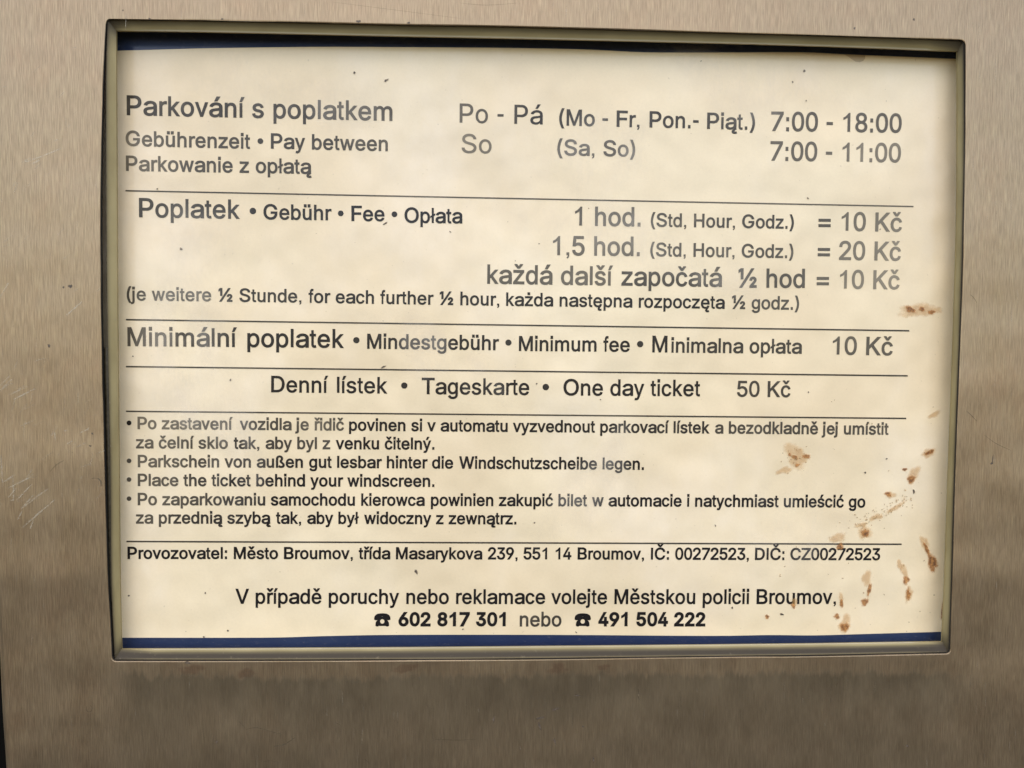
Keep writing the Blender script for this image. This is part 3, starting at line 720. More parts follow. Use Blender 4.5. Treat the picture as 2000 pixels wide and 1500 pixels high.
ě 556 291_-23,253_-21,219_-14,186_-3,157_12,130_32,107_55,87_81,70_111,57_143,47_178,42_216,40_256,42_295,47_333,57_368,70_401,86_432,106_458,128_482,154_502,183_518,213_530,246_538,281_540,325_536,346_531,387_514,425_490,459_457,486_415,505_362,511_333,516_266,516_220,95_220,95_314,485_310,411_255,406_323,395_363,387_380,377_395,352_419,320_435,281_440,242_435,209_419,182_395,172_380,156_346,147_309,148_216,151_192,165_151,175_133,200_105,231_86,250_80,270_76,305_76,343_83,373_100,395_126,409_158,511_133,500_100,479_62,464_45,430_17,390_-5,367_-13,343_-19|219_760,280_677,339_760,439_760,439_738,324_591,235_591,121_738,121_760
ł 222 67_0,67_716,155_716,155_0|-2_236,-2_322,224_452,224_366
ř 333 70_-12,70_532,171_532,171_451,157_451,175_482,189_498,227_524,248_533,270_539,293_541,345_538,345_427,285_434,269_433,241_426,216_412,196_393,182_369,177_355,174_324,174_-12|142_760,201_677,260_760,358_760,358_738,245_591,158_591,46_738,46_760
ś 500 247_-23,195_-19,170_-14,126_3,107_15,74_44,60_62,41_103,32_138,135_160,144_130,152_115,162_102,189_85,225_75,271_75,292_79,311_86,326_95,347_117,352_128,352_151,345_169,338_177,317_190,303_196,165_231,135_243,110_258,88_276,72_297,60_321,52_346,50_375,52_398,57_420,65_441,77_461,92_478,129_507,175_527,200_534,254_540,306_535,329_529,370_511,388_500,403_487,429_455,447_420,458_388,358_365,342_401,323_423,310_432,295_438,277_442,234_442,199_432,173_414,165_403,160_392,159_379,163_358,176_342,200_328,236_317,350_288,380_276,405_261,426_243,443_222,455_199,462_174,464_146,462_122,457_99,448_77,436_57,421_39,403_23,359_-2,334_-11,307_-18|198_581,275_760,398_760,292_581
š 500 247_-23,195_-19,170_-14,126_3,107_15,74_44,60_62,41_103,32_138,135_160,144_130,152_115,162_102,189_85,225_75,271_75,292_79,311_86,326_95,347_117,352_128,352_151,345_169,338_177,317_190,303_196,165_231,135_243,110_258,88_276,72_297,60_321,52_346,50_375,52_398,57_420,65_441,77_461,92_478,129_507,175_527,200_534,254_540,306_535,329_529,370_511,388_500,403_487,429_455,447_420,458_388,358_365,342_401,323_423,310_432,295_438,277_442,234_442,199_432,173_414,165_403,160_392,159_379,163_358,176_342,200_328,236_317,350_288,380_276,405_261,426_243,443_222,455_199,462_174,464_146,462_122,457_99,448_77,436_57,421_39,403_23,359_-2,334_-11,307_-18|191_760,253_677,314_760,415_760,415_738,298_591,208_591,91_738,91_760
ż 500 31_-12,31_67,327_441,327_430,40_430,40_532,460_532,460_449,173_78,173_89,469_89,469_-12|179_750,312_750,312_604,179_604
ž 500 31_-12,31_67,327_441,327_430,40_430,40_532,460_532,460_449,173_78,173_89,469_89,469_-12|182_760,245_677,307_760,410_760,410_738,291_591,199_591,81_738,81_760
• 350 175_113,144_119,130_126,116_136,92_163,74_198,67_218,62_239,58_284,62_329,67_350,74_370,92_405,116_432,130_442,144_449,175_455,206_449,220_442,234_432,258_405,276_370,283_350,288_329,292_284,288_239,283_218,276_198,258_163,234_136,220_126,206_119
b0 556 278_-8,241_-5,206_3,173_17,143_37,117_63,94_92,75_126,59_165,47_207,39_252,34_301,32_354,34_406,39_455,47_501,60_543,75_581,95_615,117_645,144_670,173_690,206_705,241_713,278_716,316_713,351_705,383_690,413_670,439_645,462_615,481_581,497_543,509_501,517_455,522_406,524_354,522_301,517_252,509_207,497_165,481_126,462_92,440_63,413_37,384_18,351_3,316_-5|278_124,295_125,323_137,348_160,359_177,376_222,383_250,391_316,392_354,391_392,383_458,376_486,359_531,348_548,323_572,295_583,278_585,261_583,233_572,209_548,198_531,180_486,173_458,165_392,164_354,165_316,173_250,180_222,198_177,209_160,233_137,261_125
b1 556 393_0,256_0,256_517,219_483,181_458,131_432,79_413,79_537,132_559,166_581,195_604,234_639,266_683,282_718,393_718
b2 556 26_-8,26_95,256_337,317_405,337_431,350_455,359_488,357_525,348_545,334_560,316_573,292_580,249_582,236_580,213_571,203_565,188_549,176_529,173_517,168_458,26_458,30_520,36_551,46_580,59_607,76_631,97_653,120_672,145_688,173_700,203_709,234_714,266_716,299_714,330_709,359_700,386_688,411_673,434_655,453_634,470_611,483_586,493_559,499_531,500_502,499_481,492_440,476_400,465_380,435_336,344_233,203_88,203_126,511_126,511_-8
b3 556 273_-8,213_-2,184_5,157_16,132_29,108_45,87_65,69_87,54_111,42_139,35_168,27_231,165_231,171_191,174_180,184_162,208_141,244_128,274_126,305_129,331_137,342_143,360_159,373_178,377_189,379_202,379_231,377_244,368_268,353_288,330_304,297_315,252_319,169_319,169_427,330_619,330_582,63_582,63_716,491_716,491_612,242_326,236_432,298_435,333_433,365_425,395_414,422_398,446_380,467_358,485_334,498_307,508_278,514_249,516_217,514_186,508_155,498_126,484_100,466_75,446_54,423_35,397_20,368_8,338_-1,306_-6
b4 556 27_129,27_237,285_716,426_716,165_230,165_265,526_265,526_129|314_-8,314_467,443_467,443_-8
b5 556 268_-8,236_-6,206_-2,177_7,150_18,125_33,103_50,83_69,65_91,51_116,40_142,34_169,27_229,167_229,176_182,192_156,209_142,231_132,268_126,283_127,311_134,323_140,344_157,360_180,366_193,373_223,373_257,371_273,360_301,352_314,333_334,308_349,295_353,263_357,222_352,186_337,158_316,37_329,80_716,484_716,484_582,204_582,190_449,148_449,168_462,202_478,220_483,259_490,303_490,327_486,373_472,414_449,449_419,464_401,489_361,506_316,515_267,514_207,508_174,498_143,484_113,466_87,445_63,422_42,395_24,366_10,335_0,302_-6
b6 556 278_-8,243_-6,211_0,180_10,151_24,124_41,101_62,80_86,63_112,49_141,39_173,33_205,31_239,37_294,55_350,86_412,134_486,296_716,464_716,194_337,118_337,157_403,186_433,212_448,240_459,289_466,322_464,354_459,384_450,411_437,437_421,459_401,478_379,495_354,508_327,517_297,522_266,524_233,522_200,516_168,506_138,492_110,474_84,454_61,430_40,404_23,375_10,344_0,312_-6|278_124,293_125,319_132,330_138,350_154,366_176,372_189,379_217,380_233,379_250,372_279,366_291,351_313,331_329,319_334,293_341,278_342,262_341,236_334,224_329,204_313,188_292,183_280,176_251,175_235,176_218,183_189,189_176,204_154,225_138,236_132,263_125
b7 556 52_-8,375_614,375_581,25_581,25_716,528_716,528_600,214_-8
b8 556 278_-8,244_-6,212_-2,181_7,153_18,127_32,103_50,82_70,65_92,50_117,40_144,34_173,32_202,37_249,43_271,51_292,74_329,104_361,122_373,160_391,157_391,157_348,128_364,106_382,88_404,74_429,63_456,57_484,55_514,57_542,62_569,72_595,85_619,101_641,120_660,141_676,165_691,191_702,219_710,248_714,278_716,308_714,337_710,364_702,390_691,414_676,435_660,454_641,470_619,483_595,493_569,498_542,500_514,498_485,492_456,482_430,467_405,449_382,428_364,399_349,399_390,396_391,434_373,451_360,481_329,504_292,513_271,519_249,524_202,522_173,516_144,505_117,491_92,473_70,452_50,429_32,403_18,374_7,344_-2,312_-6|278_123,296_124,326_130,338_135,359_148,379_173,385_194,386_207,385_220,378_244,373_254,357_272,335_287,322_292,294_299,278_300,262_299,233_292,220_287,198_272,183_254,177_244,170_220,170_207,170_194,176_173,188_155,196_148,217_135,229_130,260_124|278_429,314_435,341_451,358_476,364_508,358_540,342_564,315_579,278_585,240_579,214_564,197_540,191_508,197_475,214_451,241_435
b9 556 276_716,310_714,343_708,374_698,403_684,429_667,453_646,473_622,490_596,504_567,514_535,520_503,522_469,516_414,498_358,467_296,419_222,258_-8,90_-8,359_371,435_371,397_305,367_275,342_260,313_249,265_242,232_244,201_249,171_258,143_271,118_287,95_306,76_329,60_354,46_381,37_411,32_442,30_475,32_508,38_540,48_570,62_599,80_625,100_648,124_668,150_685,179_698,210_708,242_714|276_584,261_583,235_576,224_570,203_554,188_532,182_519,175_491,174_475,175_458,182_429,188_417,203_395,223_379,235_374,261_367,276_366,291_367,317_374,329_379,349_395,365_416,371_429,378_457,378_473,378_490,371_519,365_532,349_554,329_570,317_576,291_583
☎ 1000 148_0,133_6,132_35,85_35,94_189,119_258,156_310,286_443,305_511,305_605,277_567,276_495,200_475,91_467,0_475,13_571,30_610,82_677,157_728,254_762,367_779,570_781,745_762,817_738,880_705,944_646,984_572,1000_475,908_467,801_475,724_495,723_566,695_605,697_492,710_453,753_394,856_299,884_258,907_189,915_35,868_35,867_6,851_0,767_1,758_35,242_35,233_1|427_568,573_568,573_619,427_619|105_391,15_411,2_428,0_461,99_452,197_458,272_476,259_436,228_410,178_396|895_391,806_399,754_423,728_476,803_458,900_452,1000_461,998_428,985_410|500_132,564_144,616_180,652_233,665_296,652_360,617_413,565_448,500_461,435_448,382_413,348_360,335_296,348_233,384_180,436_144"""
G = {}
for L in GLYPHS.strip('\n').split('\n'):
    k, a, c_ = L.split(' ', 2)
    G[k] = (int(a) / 1000, [[tuple(int(q) / 1000 for q in p.split('_')) for p in cc.split(',')] for cc in c_.split('|')])


def winding(x, y, cs):
    w = 0
    for c_ in cs:
        for i in range(len(c_)):
            ax, ay = c_[i - 1]
            bx, by = c_[i]
            if (ay <= y) != (by <= y) and ax + (y - ay) / (by - ay) * (bx - ax) > x:
                w += 1 if by > ay else -1
    return w


_tri = {}


def embolden(c_, d):
    out = []
    n = len(c_)
    for i in range(n):
        p, q, r = Vector(c_[i - 1]), Vector(c_[i]), Vector(c_[(i + 1) % n])
        a, b_ = (q - p).normalized(), (r - q).normalized()
        na, nb = Vector((-a.y, a.x)), Vector((-b_.y, b_.x))
        m_ = (na + nb)
        m_ = m_.normalized() if m_.length > 1e-6 else na
        o = q + m_ * (d / max(.5, m_.dot(na)))
        out.append((o.x, o.y))
    return out


def glyph(k, heavy=0.0):
    key = (k, round(heavy, 4))
    if key not in _tri:
        cs = [embolden(c_, heavy) for c_ in G[k][1]]
        v, e = [], []
        for c_ in cs:
            b0 = len(v)
            v += [Vector(p) for p in c_]
            e += [(b0 + i, b0 + (i + 1) % len(c_)) for i in range(len(c_))]
        r = delaunay_2d_cdt(v, e, [], 0, 1e-6)
        fs = [f for f in r[2] if winding(sum(r[0][i].x for i in f) / len(f), sum(r[0][i].y for i in f) / len(f), cs)]
        _tri[key] = ([(p.x, p.y) for p in r[0]], fs)
    return _tri[key]


ZT = ZS - .10


def disc(V, F, A, cx, cy, r, fade, n=20):
    c0 = at(cx, cy, ZT)
    rr = (at(cx + r, cy, ZT) - c0).length
    b0 = len(V)
    for i in range(n):
        t = 2 * math.pi * i / n
        V.append((c0.x + rr * math.cos(t), c0.y + rr * math.sin(t), ZT))
        A.append(fade)
    F.append(tuple(range(b0, b0 + n)))


def segment(V, F, A, text, xl, xr, yl, yr, cap, bold=False, fade=(0, 0)):
    """print one run of words so that its ink runs from xl to xr on the baseline yl..yr, capitals cap high (survey px)"""
    P, Q = at(xl, yl, ZT), at(xr, yr, ZT)
    up = (at(xl, yl, ZT) - at(xl, yl - cap, ZT)).length
    sy = up / .716
    x = 0
    pts = []
    heavy = .006 if cap > 29.5 else (.009 if cap > 24 else .015)
    if text.startswith('Po -') or text == 'So':
        heavy = -.005
    if bold:
        heavy = .010
    if '☎' in text:
        heavy = .022
    for ch in text:
        if ch == ' ':
            x += .278
            continue
        k = 'b' + ch if bold and ch in '0123456789' else ch
        vs, fs = glyph(k, heavy)
        pts.append((x, vs, fs))
        x += G[k][0]
    mn = min(ox + p[0] for ox, vs, fs in pts for p in vs)
    mx = max(ox + p[0] for ox, vs, fs in pts for p in vs)
    ux = (Q - P) / (mx - mn)
    uy = Vector((Q - P)).normalized()
    uy = Vector((uy.y, -uy.x)) * sy
    for ox, vs, fs in pts:
        b0 = len(V)
        for p in vs:
            r = P + ux * (ox + p[0] - mn) + uy * p[1]
            V.append((r.x, r.y, ZT))
            t = (ox + p[0] - mn) / (mx - mn)
            A.append(fade[0] + (fade[1] - fade[0]) * t)
        F += [tuple(b0 + i for i in f) for f in fs]


def text_line(label, segs, dots=()):
    V, F, A = [], [], []
    for s in segs:
        segment(V, F, A, *s[:6], **(s[6] if len(s) > 6 else {}))
    for d in dots:
        disc(V, F, A, d[0], d[1], d[2], d[3] if len(d) > 3 else .02)
    me = mesh_from('text_line', V, F)
    set_fade(me, A)
    return new_obj('text_line', me, INK, notice, label=label)


def fd(a, b_=None):  # greyer ink: faded print, with the glare veil painted in at the left
    return dict(fade=(a, a if b_ is None else b_))


text_line('large line "Parkování s poplatkem" at the top left', [('Parkování s poplatkem', 247.5, 766.5, 224, 235.4, 37.2, fd(.06, .14))])
text_line('small line "Gebührenzeit, Pay between" under the large heading', [
    ('Gebührenzeit', 245.4, 488.5, 284.2, 290, 28.6, fd(.18, .14)), ('Pay between', 529, 757.5, 289.5, 294.5, 28.6, fd(.1, .14))], [(508.5, 275.5, 5.6, .1)])
text_line('small line "Parkowanie z opłatą" above the first rule', [('Parkowanie z opłatą', 246, 609, 333, 339, 28.6, fd(.16, .12))])
text_line('days "Po - Pá" in large letters', [('Po - Pá', 897.6, 1060, 239, 242.6, 36.8, fd(.18, .05))])
text_line('bracketed days "(Mo - Fr, Pon.- Piąt.)"', [('(Mo - Fr,', 1092, 1249, 244.2, 248, 30.6, fd(.08)), ('Pon.-', 1268.5, 1364.5, 248.3, 250.2, 30.6, fd(.08)),
                                                     ('Piąt.)', 1381, 1474.5, 251, 253, 30.6, fd(.12))])
text_line('hours "7:00 - 18:00"', [('7:00 - 18:00', 1506, 1761, 254.9, 258.6, 36.4, fd(.2))])
text_line('day "So" in large faded letters', [('So', 901.5, 960, 298.2, 299.3, 36.6, fd(.33))])
text_line('bracketed days "(Sa, So)"', [('(Sa, So)', 1088.4, 1240.5, 302.6, 305.5, 30.2, fd(.18))])
text_line('hours "7:00 - 11:00"', [('7:00 - 11:00', 1504.5, 1759.5, 312.8, 316.6, 36.4, fd(.22, .38))])

text_line('line "Poplatek, Gebühr, Fee, Opłata" under the first rule', [
    ('Poplatek', 271.5, 468.6, 423.5, 426.7, 36.2, fd(.06)), ('Gebühr', 514.5, 647.4, 427.8, 429.6, 28.6, fd(.02)),
    ('Fee', 686.4, 751, 431, 431.4, 28.6), ('Opłata', 790, 903, 434.4, 435.8, 28.8)],
    [(493.8, 412, 6.4), (665.4, 416.6, 5.6), (770.4, 418.4, 5.6)])
text_line('fee "1 hod." for one hour', [('1 hod.', 1123, 1251, 440, 441.5, 36.2, fd(.18, .24))])
text_line('bracket "(Std, Hour, Godz.)" beside "1 hod."', [('(Std, Hour, Godz.)', 1271, 1550.4, 442, 446.3, 25.6, fd(.16, .1))])
text_line('price "= 10 Kč", uppermost of the prices, faded', [('=', 1598.4, 1622.4, 449.3, 449.6, 36, fd(.18)), ('10 Kč', 1643.4, 1761.6, 450, 452, 35.6, fd(.34, .42))])
text_line('fee "1,5 hod." for one and a half hours', [('1,5 hod.', 1080, 1249.5, 497.9, 499.3, 36.6, fd(.25, .3))])
text_line('bracket "(Std, Hour, Godz.)" beside "1,5 hod."', [('(Std, Hour, Godz.)', 1270, 1549.5, 499.8, 503.6, 25.6, fd(.2, .16))])
text_line('price "= 20 Kč", faded', [('=', 1597, 1621, 506.3, 506.6, 36, fd(.2)), ('20 Kč', 1638.6, 1759.5, 506.8, 508.6, 35.6, fd(.36, .48))])
text_line('large line "každá další započatá ½ hod"', [('každá', 951.6, 1079, 553.4, 555.2, 36.2, fd(.12, .22)), ('další', 1095.5, 1197, 555.4, 557, 36.2, fd(.28)),
                                                    ('započatá', 1213.5, 1410, 557, 559.6, 36.2, fd(.14, .12)), ('½ hod', 1442, 1572, 560.9, 561.6, 36, fd(.12, .2))])
text_line('price "= 10 Kč" beside "½ hod", strongly faded', [('=', 1595, 1619, 562.9, 563, 36, fd(.26)), ('10 Kč', 1640.4, 1757, 563.2, 564.4, 35.6, fd(.42, .56))])
text_line('bracketed line in German, English and Polish for each further ½ hour', [
    ('(je weitere', 247.5, 412.5, 586.2, 588, 25.2, fd(.1)), ('½ Stunde,', 426.6, 588.6, 588.4, 590.4, 25.2, fd(.04)),
    ('for each further', 602.4, 846.6, 590.8, 594.6, 25.2), ('½ hour,', 858.6, 975, 594.8, 596.6, 25.2),
    ('każda następna rozpoczęta', 988.5, 1415.4, 596.8, 602.6, 25.2), ('½ godz.)', 1429.5, 1560.6, 602.6, 604.6, 25.2, fd(.08, .2))])
text_line('line "Minimální poplatek, Mindestgebühr, Minimum fee, Minimalna opłata"', [
    ('Minimální', 249, 463, 675.3, 677, 35.6, fd(.12, .02)), ('poplatek', 483, 672, 677.2, 679, 35.6),
    ('Mindestgebühr', 717, 974.4, 680.4, 683.4, 28), ('Minimum fee', 1013.4, 1230, 684.8, 686.6, 28),
    ('M', 1274, 1303.5, 687.6, 687.8, 31.4), ('inimalna opłata', 1311, 1566, 688, 690.3, 28, fd(.04, .1))],
    [(696, 664.4, 6.2), (993, 669, 6), (1250.4, 672, 6.2)])
text_line('price "10 Kč" at the end of the minimum fee line', [('10 Kč', 1626, 1743.6, 692, 693.6, 34.6, fd(.2))])
text_line('line "Denní lístek, Tageskarte, One day ticket"', [
    ('Denní', 529.5, 641, 765.5, 766.8, 31), ('lístek', 658, 756.6, 767, 768, 31), ('Tageskarte', 823.5, 1033.5, 769.2, 771.2, 31),
    ('One day ticket', 1100.4, 1367.4, 771.8, 773.4, 31)], [(789.6, 753, 6.2), (1066, 756, 6.4)])
text_line('price "50 Kč" for one day', [('50 Kč', 1439.4, 1544, 774.3, 775.2, 30, fd(.1))])
text_line('Czech instruction, first line, "Po zastavení vozidla"', [
    ('Po zastavení', 268.5, 454.5, 837.4, 838.8, 22.8, fd(.22, .14)), ('vozidla je řidič', 468, 672, 838.9, 840.4, 22.8, fd(.06, .2)),
    ('povinen si v automatu', 681.6, 991.5, 840.6, 843, 22.8), ('vyzvednout parkovací lístek', 1001.4, 1386, 843.1, 846, 22.8, fd(0, .04)),
    ('a bezodkladně jej umístit', 1396.5, 1735.5, 846.1, 848.6, 22.8, fd(.12, .14))], [(252, 826, 4.8)])
text_line('Czech instruction, second line, "za čelní sklo tak"', [
    ('za čelní sklo', 265.5, 445, 875, 876, 22.8, fd(.12)), ('tak, aby byl z', 456.5, 645, 876.1, 876.8, 22.8, fd(.04, .16)), ('venku čitelný.', 655.5, 848.4, 876.8, 877.6, 22.8)])
text_line('German instruction "Parkschein von außen gut lesbar"', [
    ('Parkschein von außen', 269, 591.6, 911.8, 913, 22.8, fd(.2, 0)), ('gut lesbar hinter die', 603.6, 885, 913.1, 914.6, 22.8), ('Windschutzscheibe legen.', 896.4, 1257.6, 914.7, 917, 22.8)],
    [(252, 900, 4.6, .12)])
text_line('English instruction "Place the ticket behind your windscreen."', [
    ('Place the ticket', 269, 489.6, 948.6, 949.2, 22.8, fd(.16, 0)), ('behind your windscreen.', 500.4, 848.4, 949.2, 950.3, 22.8)], [(252, 936.5, 4.6, .12)])
text_line('Polish instruction, first line, "Po zaparkowaniu samochodu"', [
    ('Po zaparkowaniu', 269, 518, 986, 986.6, 22.8, fd(.16, .04)), ('samochodu kierowca', 528.6, 829.5, 986.6, 987.4, 22.8), ('powinien zakupić bilet', 841.5, 1146.6, 987.4, 988.3, 22.8),
    ('w automacie i', 1156, 1346.4, 988.3, 989, 22.8), ('natychmiast umieścić go', 1357.5, 1690, 989.2, 990.8, 22.8)], [(252, 974, 4.6, .1)])
text_line('Polish instruction, second line, "za przednią szybą tak"', [
    ('za przednią szybą', 265.5, 529, 1022, 1022.4, 22.8, fd(.1, 0)), ('tak, aby był', 539, 700.5, 1022.4, 1022.8, 22.8), ('widoczny z zewnątrz.', 711, 1008.6, 1022.8, 1023.6, 22.8)])
text_line('operator line "Provozovatel: Město Broumov" with address and numbers', [
    ('Provozovatel:', 249, 443.4, 1091, 1091.2, 22.4), ('Město Broumov,', 456.6, 689, 1091.2, 1091.5, 22.4), ('třída Masarykova', 700.5, 942, 1091.5, 1092, 22.4),
    ('239, 551 14', 953, 1116, 1092, 1092.2, 22.4), ('Broumov, IČ:', 1128, 1306.5, 1092.2, 1092.6, 22.4), ('00272523,', 1318.5, 1462.5, 1092.6, 1093, 22.4), ('DIČ: CZ00272523', 1474.5, 1719, 1093, 1093.6, 22.4)])
text_line('line "V případě poruchy nebo reklamace volejte Městskou policii Broumov,"', [
    ('V případě poruchy', 459.6, 779.5, 1178.6, 1179, 28), ('nebo reklamace volejte', 793.5, 1185.6, 1179, 1179.2, 28),
    ('Městskou policii', 1200, 1463, 1179.2, 1179.2, 28), ('Broumov,', 1477.5, 1632.6, 1179.2, 1179, 28)])
text_line('bold telephone number "602 817 301"', [('602 817 301', 778, 987.6, 1223, 1223, 27.4, dict(bold=True, fade=(0, 0)))])
text_line('word "nebo" between the two telephone numbers', [('nebo', 1015, 1096.5, 1223, 1223, 27.6, fd(.1))])
text_line('bold telephone number "491 504 222"', [('491 504 222', 1168.5, 1377.6, 1223, 1223, 27.4, dict(bold=True, fade=(0, 0)))])
for xl, xr, yy, lab in ((730.5, 762.6, 1223, 'black telephone symbol before 602'), (1122, 1154, 1223, 'black telephone symbol before 491')):
    V, F, A = [], [], []
    segment(V, F, A, '☎', xl, xr, yy, yy, 22.4, False, (0, 0))
    me = mesh_from('telephone_symbol', V, F)
    set_fade(me, A)
    new_obj('telephone_symbol', me, INK, notice, label=lab)

for k, (a, b_, th) in enumerate((((245, 372.4), (1784, 403.3), 1.35), ((246, 624.3), (1776, 646), 1.5), ((246, 716), (1773, 734), 1.5),
                                 ((246, 803.3), (1770, 817.2), 1.45), ((247, 1057.6), (1761, 1063), 1.5))):
    V, F, A = [], [], []
    n = 40
    for i in range(n + 1):
        t = i / n
        x, y = a[0] + (b_[0] - a[0]) * t, a[1] + (b_[1] - a[1]) * t
        p, q = at(x, y - th, ZT), at(x, y + th, ZT)
        V += [(p.x, p.y, ZT), (q.x, q.y, ZT)]
        A += [.06 if k else .06 + .2 * t] * 2
    F = [(2 * i, 2 * i + 2, 2 * i + 3, 2 * i + 1) for i in range(n)]
    me = mesh_from('printed_rule', V, F)
    set_fade(me, A)
    new_obj('printed_rule', me, INK, notice)

# ------------------------------------------------------------------ stains, specks, painted glare and scratches
_layer = [0]


def blob(name, mat, parent, cx, cy, rx, ry, ang=0, z=ZS - .14, rag=.28, grow=1.25, label=None, seed=None):
    """an irregular thin film with a soft edge; radii in survey px"""
    rnd = random.Random(seed if seed is not None else int(cx * 31 + cy * 17))
    _layer[0] = (_layer[0] + 1) % 23
    z = z - _layer[0] * .0022
    c0 = at(cx, cy, z)
    s = (at(cx + 10, cy, z) - c0).length / 10
    a = math.radians(ang)
    ph = [rnd.uniform(0, 6.28) for _ in range(4)]
    V, F, A = [(c0.x, c0.y, z)], [], [1.0]
    n = 22
    for ring, (rr, fa) in enumerate(((.45, .85), (.8, .5), (1.15, .0))):
        for i in range(n):
            t = 2 * math.pi * i / n
            k = 1 + rag * (math.sin(2 * t + ph[0]) * .5 + math.sin(3 * t + ph[1]) * .4 + math.sin(5 * t + ph[2]) * .3)
            x, y = math.cos(t) * rx * s * grow * rr * k, math.sin(t) * ry * s * grow * rr * k
            V.append((c0.x + x * math.cos(a) - y * math.sin(a), c0.y + x * math.sin(a) + y * math.cos(a), z))
            A.append(fa)
    for i in range(n):
        j = (i + 1) % n
        F.append((0, 1 + i, 1 + j))
        for r in range(2):
            F.append((1 + r * n + i, 1 + (r + 1) * n + i, 1 + (r + 1) * n + j, 1 + r * n + j))
    return V, F, A, name, mat, parent, label


def put(b_):
    V, F, A, name, mat, parent, label = b_
    me = mesh_from(name, V, F)
    set_fade(me, A)
    o = new_obj(name, me, mat, parent)
    if label:
        o['label'] = label
    return o


def join(bs, name, mat, parent, **kw):
    V, F, A = [], [], []
    for b_ in bs:
        k = len(V)
        V += b_[0]
        F += [tuple(k + i for i in f) for f in b_[1]]
        A += b_[2]
    me = mesh_from(name, V, F)
    set_fade(me, A)
    return new_obj(name, me, mat, parent, **kw)


# halos first, then the crusted rust on them
for cx, cy, rx, ry, an in ((1795, 606, 36, 14, 0), (1556, 892, 24, 19, 40), (1531, 919, 16, 6, -20), (1824, 810, 13, 5, -35), (1814, 885, 15, 8, -32),
                           (1784, 927, 11, 15, 30), (1693, 1130, 8, 16, 0), (1767, 1116, 6, 14, -10), (1775, 1160, 8, 14, 5), (1757, 1103, 5, 9, -20),
                           (1690, 1040, 12, 13, 0), (1651, 1218, 11, 17, 10), (1637, 1050, 10, 14, 60), (1643, 1170, 4, 14, 0), (1806, 1062, 8, 14, -15),
                           (1741, 967, 9, 7, 0), (1748, 992, 20, 4, -28), (1712, 1010, 14, 5, -22), (1682, 1026, 12, 4, -15), (1552, 1175, 5, 8, 0)):
    put(blob('dirt_halo', PALE, notice, cx, cy, rx, ry, an))
for cx, cy, rx, ry, an in ((1778, 604, 10, 5.5, 15), (1801, 604, 6, 4.5, 0), (1819, 609.5, 7, 4, 0), (1575, 891.5, 7, 5, 0), (1542, 888, 3, 3, 0),
                           (1552, 893, 6, 4, 20), (1557, 908.5, 4.5, 3, 0), (1767, 917, 4.5, 3, -10), (1780, 936, 9, 6.5, -30), (1735, 965.5, 6, 5, 20),
                           (1690, 1041, 7, 8.5, 0), (1641, 1067.5, 6.5, 6.5, 0), (1810, 1072, 4, 10, -25), (1821, 1098, 8, 19, -18), (1770, 1133, 6, 8.5, -20),
                           (1774, 1161, 4.5, 10, 0), (1698, 1152, 4, 12, 8), (1689, 1176, 6, 9, 25), (1644, 1178, 2.8, 9, 0), (1635, 1204, 5, 6, 30),
                           (1549.5, 1183, 4, 5, 0), (1650, 1225, 7.5, 10, 15), (1498, 1205, 3.8, 4.8, 20), (1841, 1190, 2.4, 20, 2), (1816, 883, 9, 4, -30)):
    put(blob('rust_stain', RUST, notice, cx, cy, rx, ry, an, z=ZS - .20))
bs = []
rnd = random.Random(5)
for i in range(85):
    t = rnd.random()
    x, y = 1775 + (1665 - 1775) * t + rnd.gauss(0, 9), 975 + (1030 - 975) * t + rnd.gauss(0, 7)
    r = rnd.uniform(.8, 1.9)
    bs.append(blob('', None, None, x, y, r, r * rnd.uniform(.6, 1), rnd.uniform(0, 90), z=ZS - .26, seed=i))
for i in range(34):
    x, y = 1555 + rnd.gauss(0, 13), 893 + rnd.gauss(0, 11)
    r = rnd.uniform(.7, 1.6)
    bs.append(blob('', None, None, x, y, r, r, 0, z=ZS - .26, seed=i))
for i in range(40):
    x, y = rnd.uniform(1500, 1830), rnd.uniform(780, 1235)
    r = rnd.uniform(.7, 1.8)
    bs.append(blob('', None, None, x, y, r, r * rnd.uniform(.5, 1), rnd.uniform(0, 180), z=ZS - .26, seed=i))
join(bs, 'rust_speckle', CRUMB, notice, kind='stuff')
for cx, cy, rx, ry, an in ((754.5, 156.5, 4.2, 2, -25), (692, 142, 2.2, 2.2, 0), (1571, 138.5, 2.6, 2.2, 30), (1548, 160, 1.6, 1.4, 0), (353.5, 486, 3, 2.6, 0),
                           (752, 436.5, 4.4, 1.7, -30), (749, 716.5, 5.5, 1.5, -18), (813, 1117, 2.4, 5.4, -35), (401, 1158, 1.6, 1.8, 0), (445, 1232, 2, 1.7, 0),
                           (1044, 1021, 1.5, 1.5, 0), (1053, 476, 1.2, 1.2, 0), (1578, 387, 1.8, 1.5, 0), (1527, 1200, 4, 1.7, 10), (1430, 1187, 1.8, 1.8, 0),
                           (1785, 960, 2.2, 4, 0), (1048, 749.5, 1.4, 1.6, 0), (251.5, 1163.5, 1.8, 1.6, 0), (398, 1244, 2, 1.5, 0), (1690, 923, 2, 1.6, 0),
                           (1732, 896, 2, 1.4, 0), (904, 1229, 1.6, 1.6, 0), (1579, 766, 1.4, 1.4, 0), (450, 742, 1.6, 2, 0), (307, 369, 1.6, 1.2, 0)):
    put(blob('dark_speck', SOOT, notice, cx, cy, rx, ry, an, z=ZS - .20))
bs = []
for i in range(24):
    x, y = rnd.uniform(240, 1840), rnd.uniform(110, 1238)
    if rnd.random() < .3:
        y = 1240 - abs(rnd.gauss(0, 14))
    r = rnd.choice((.5, .6, .8, 1.1))
    bs.append(blob('', None, None, x, y, r * rnd.uniform(.8, 2), r, rnd.uniform(0, 180), z=ZS - .26, seed=i))
join(bs, 'dust_speckle', SOOT, notice, kind='stuff')
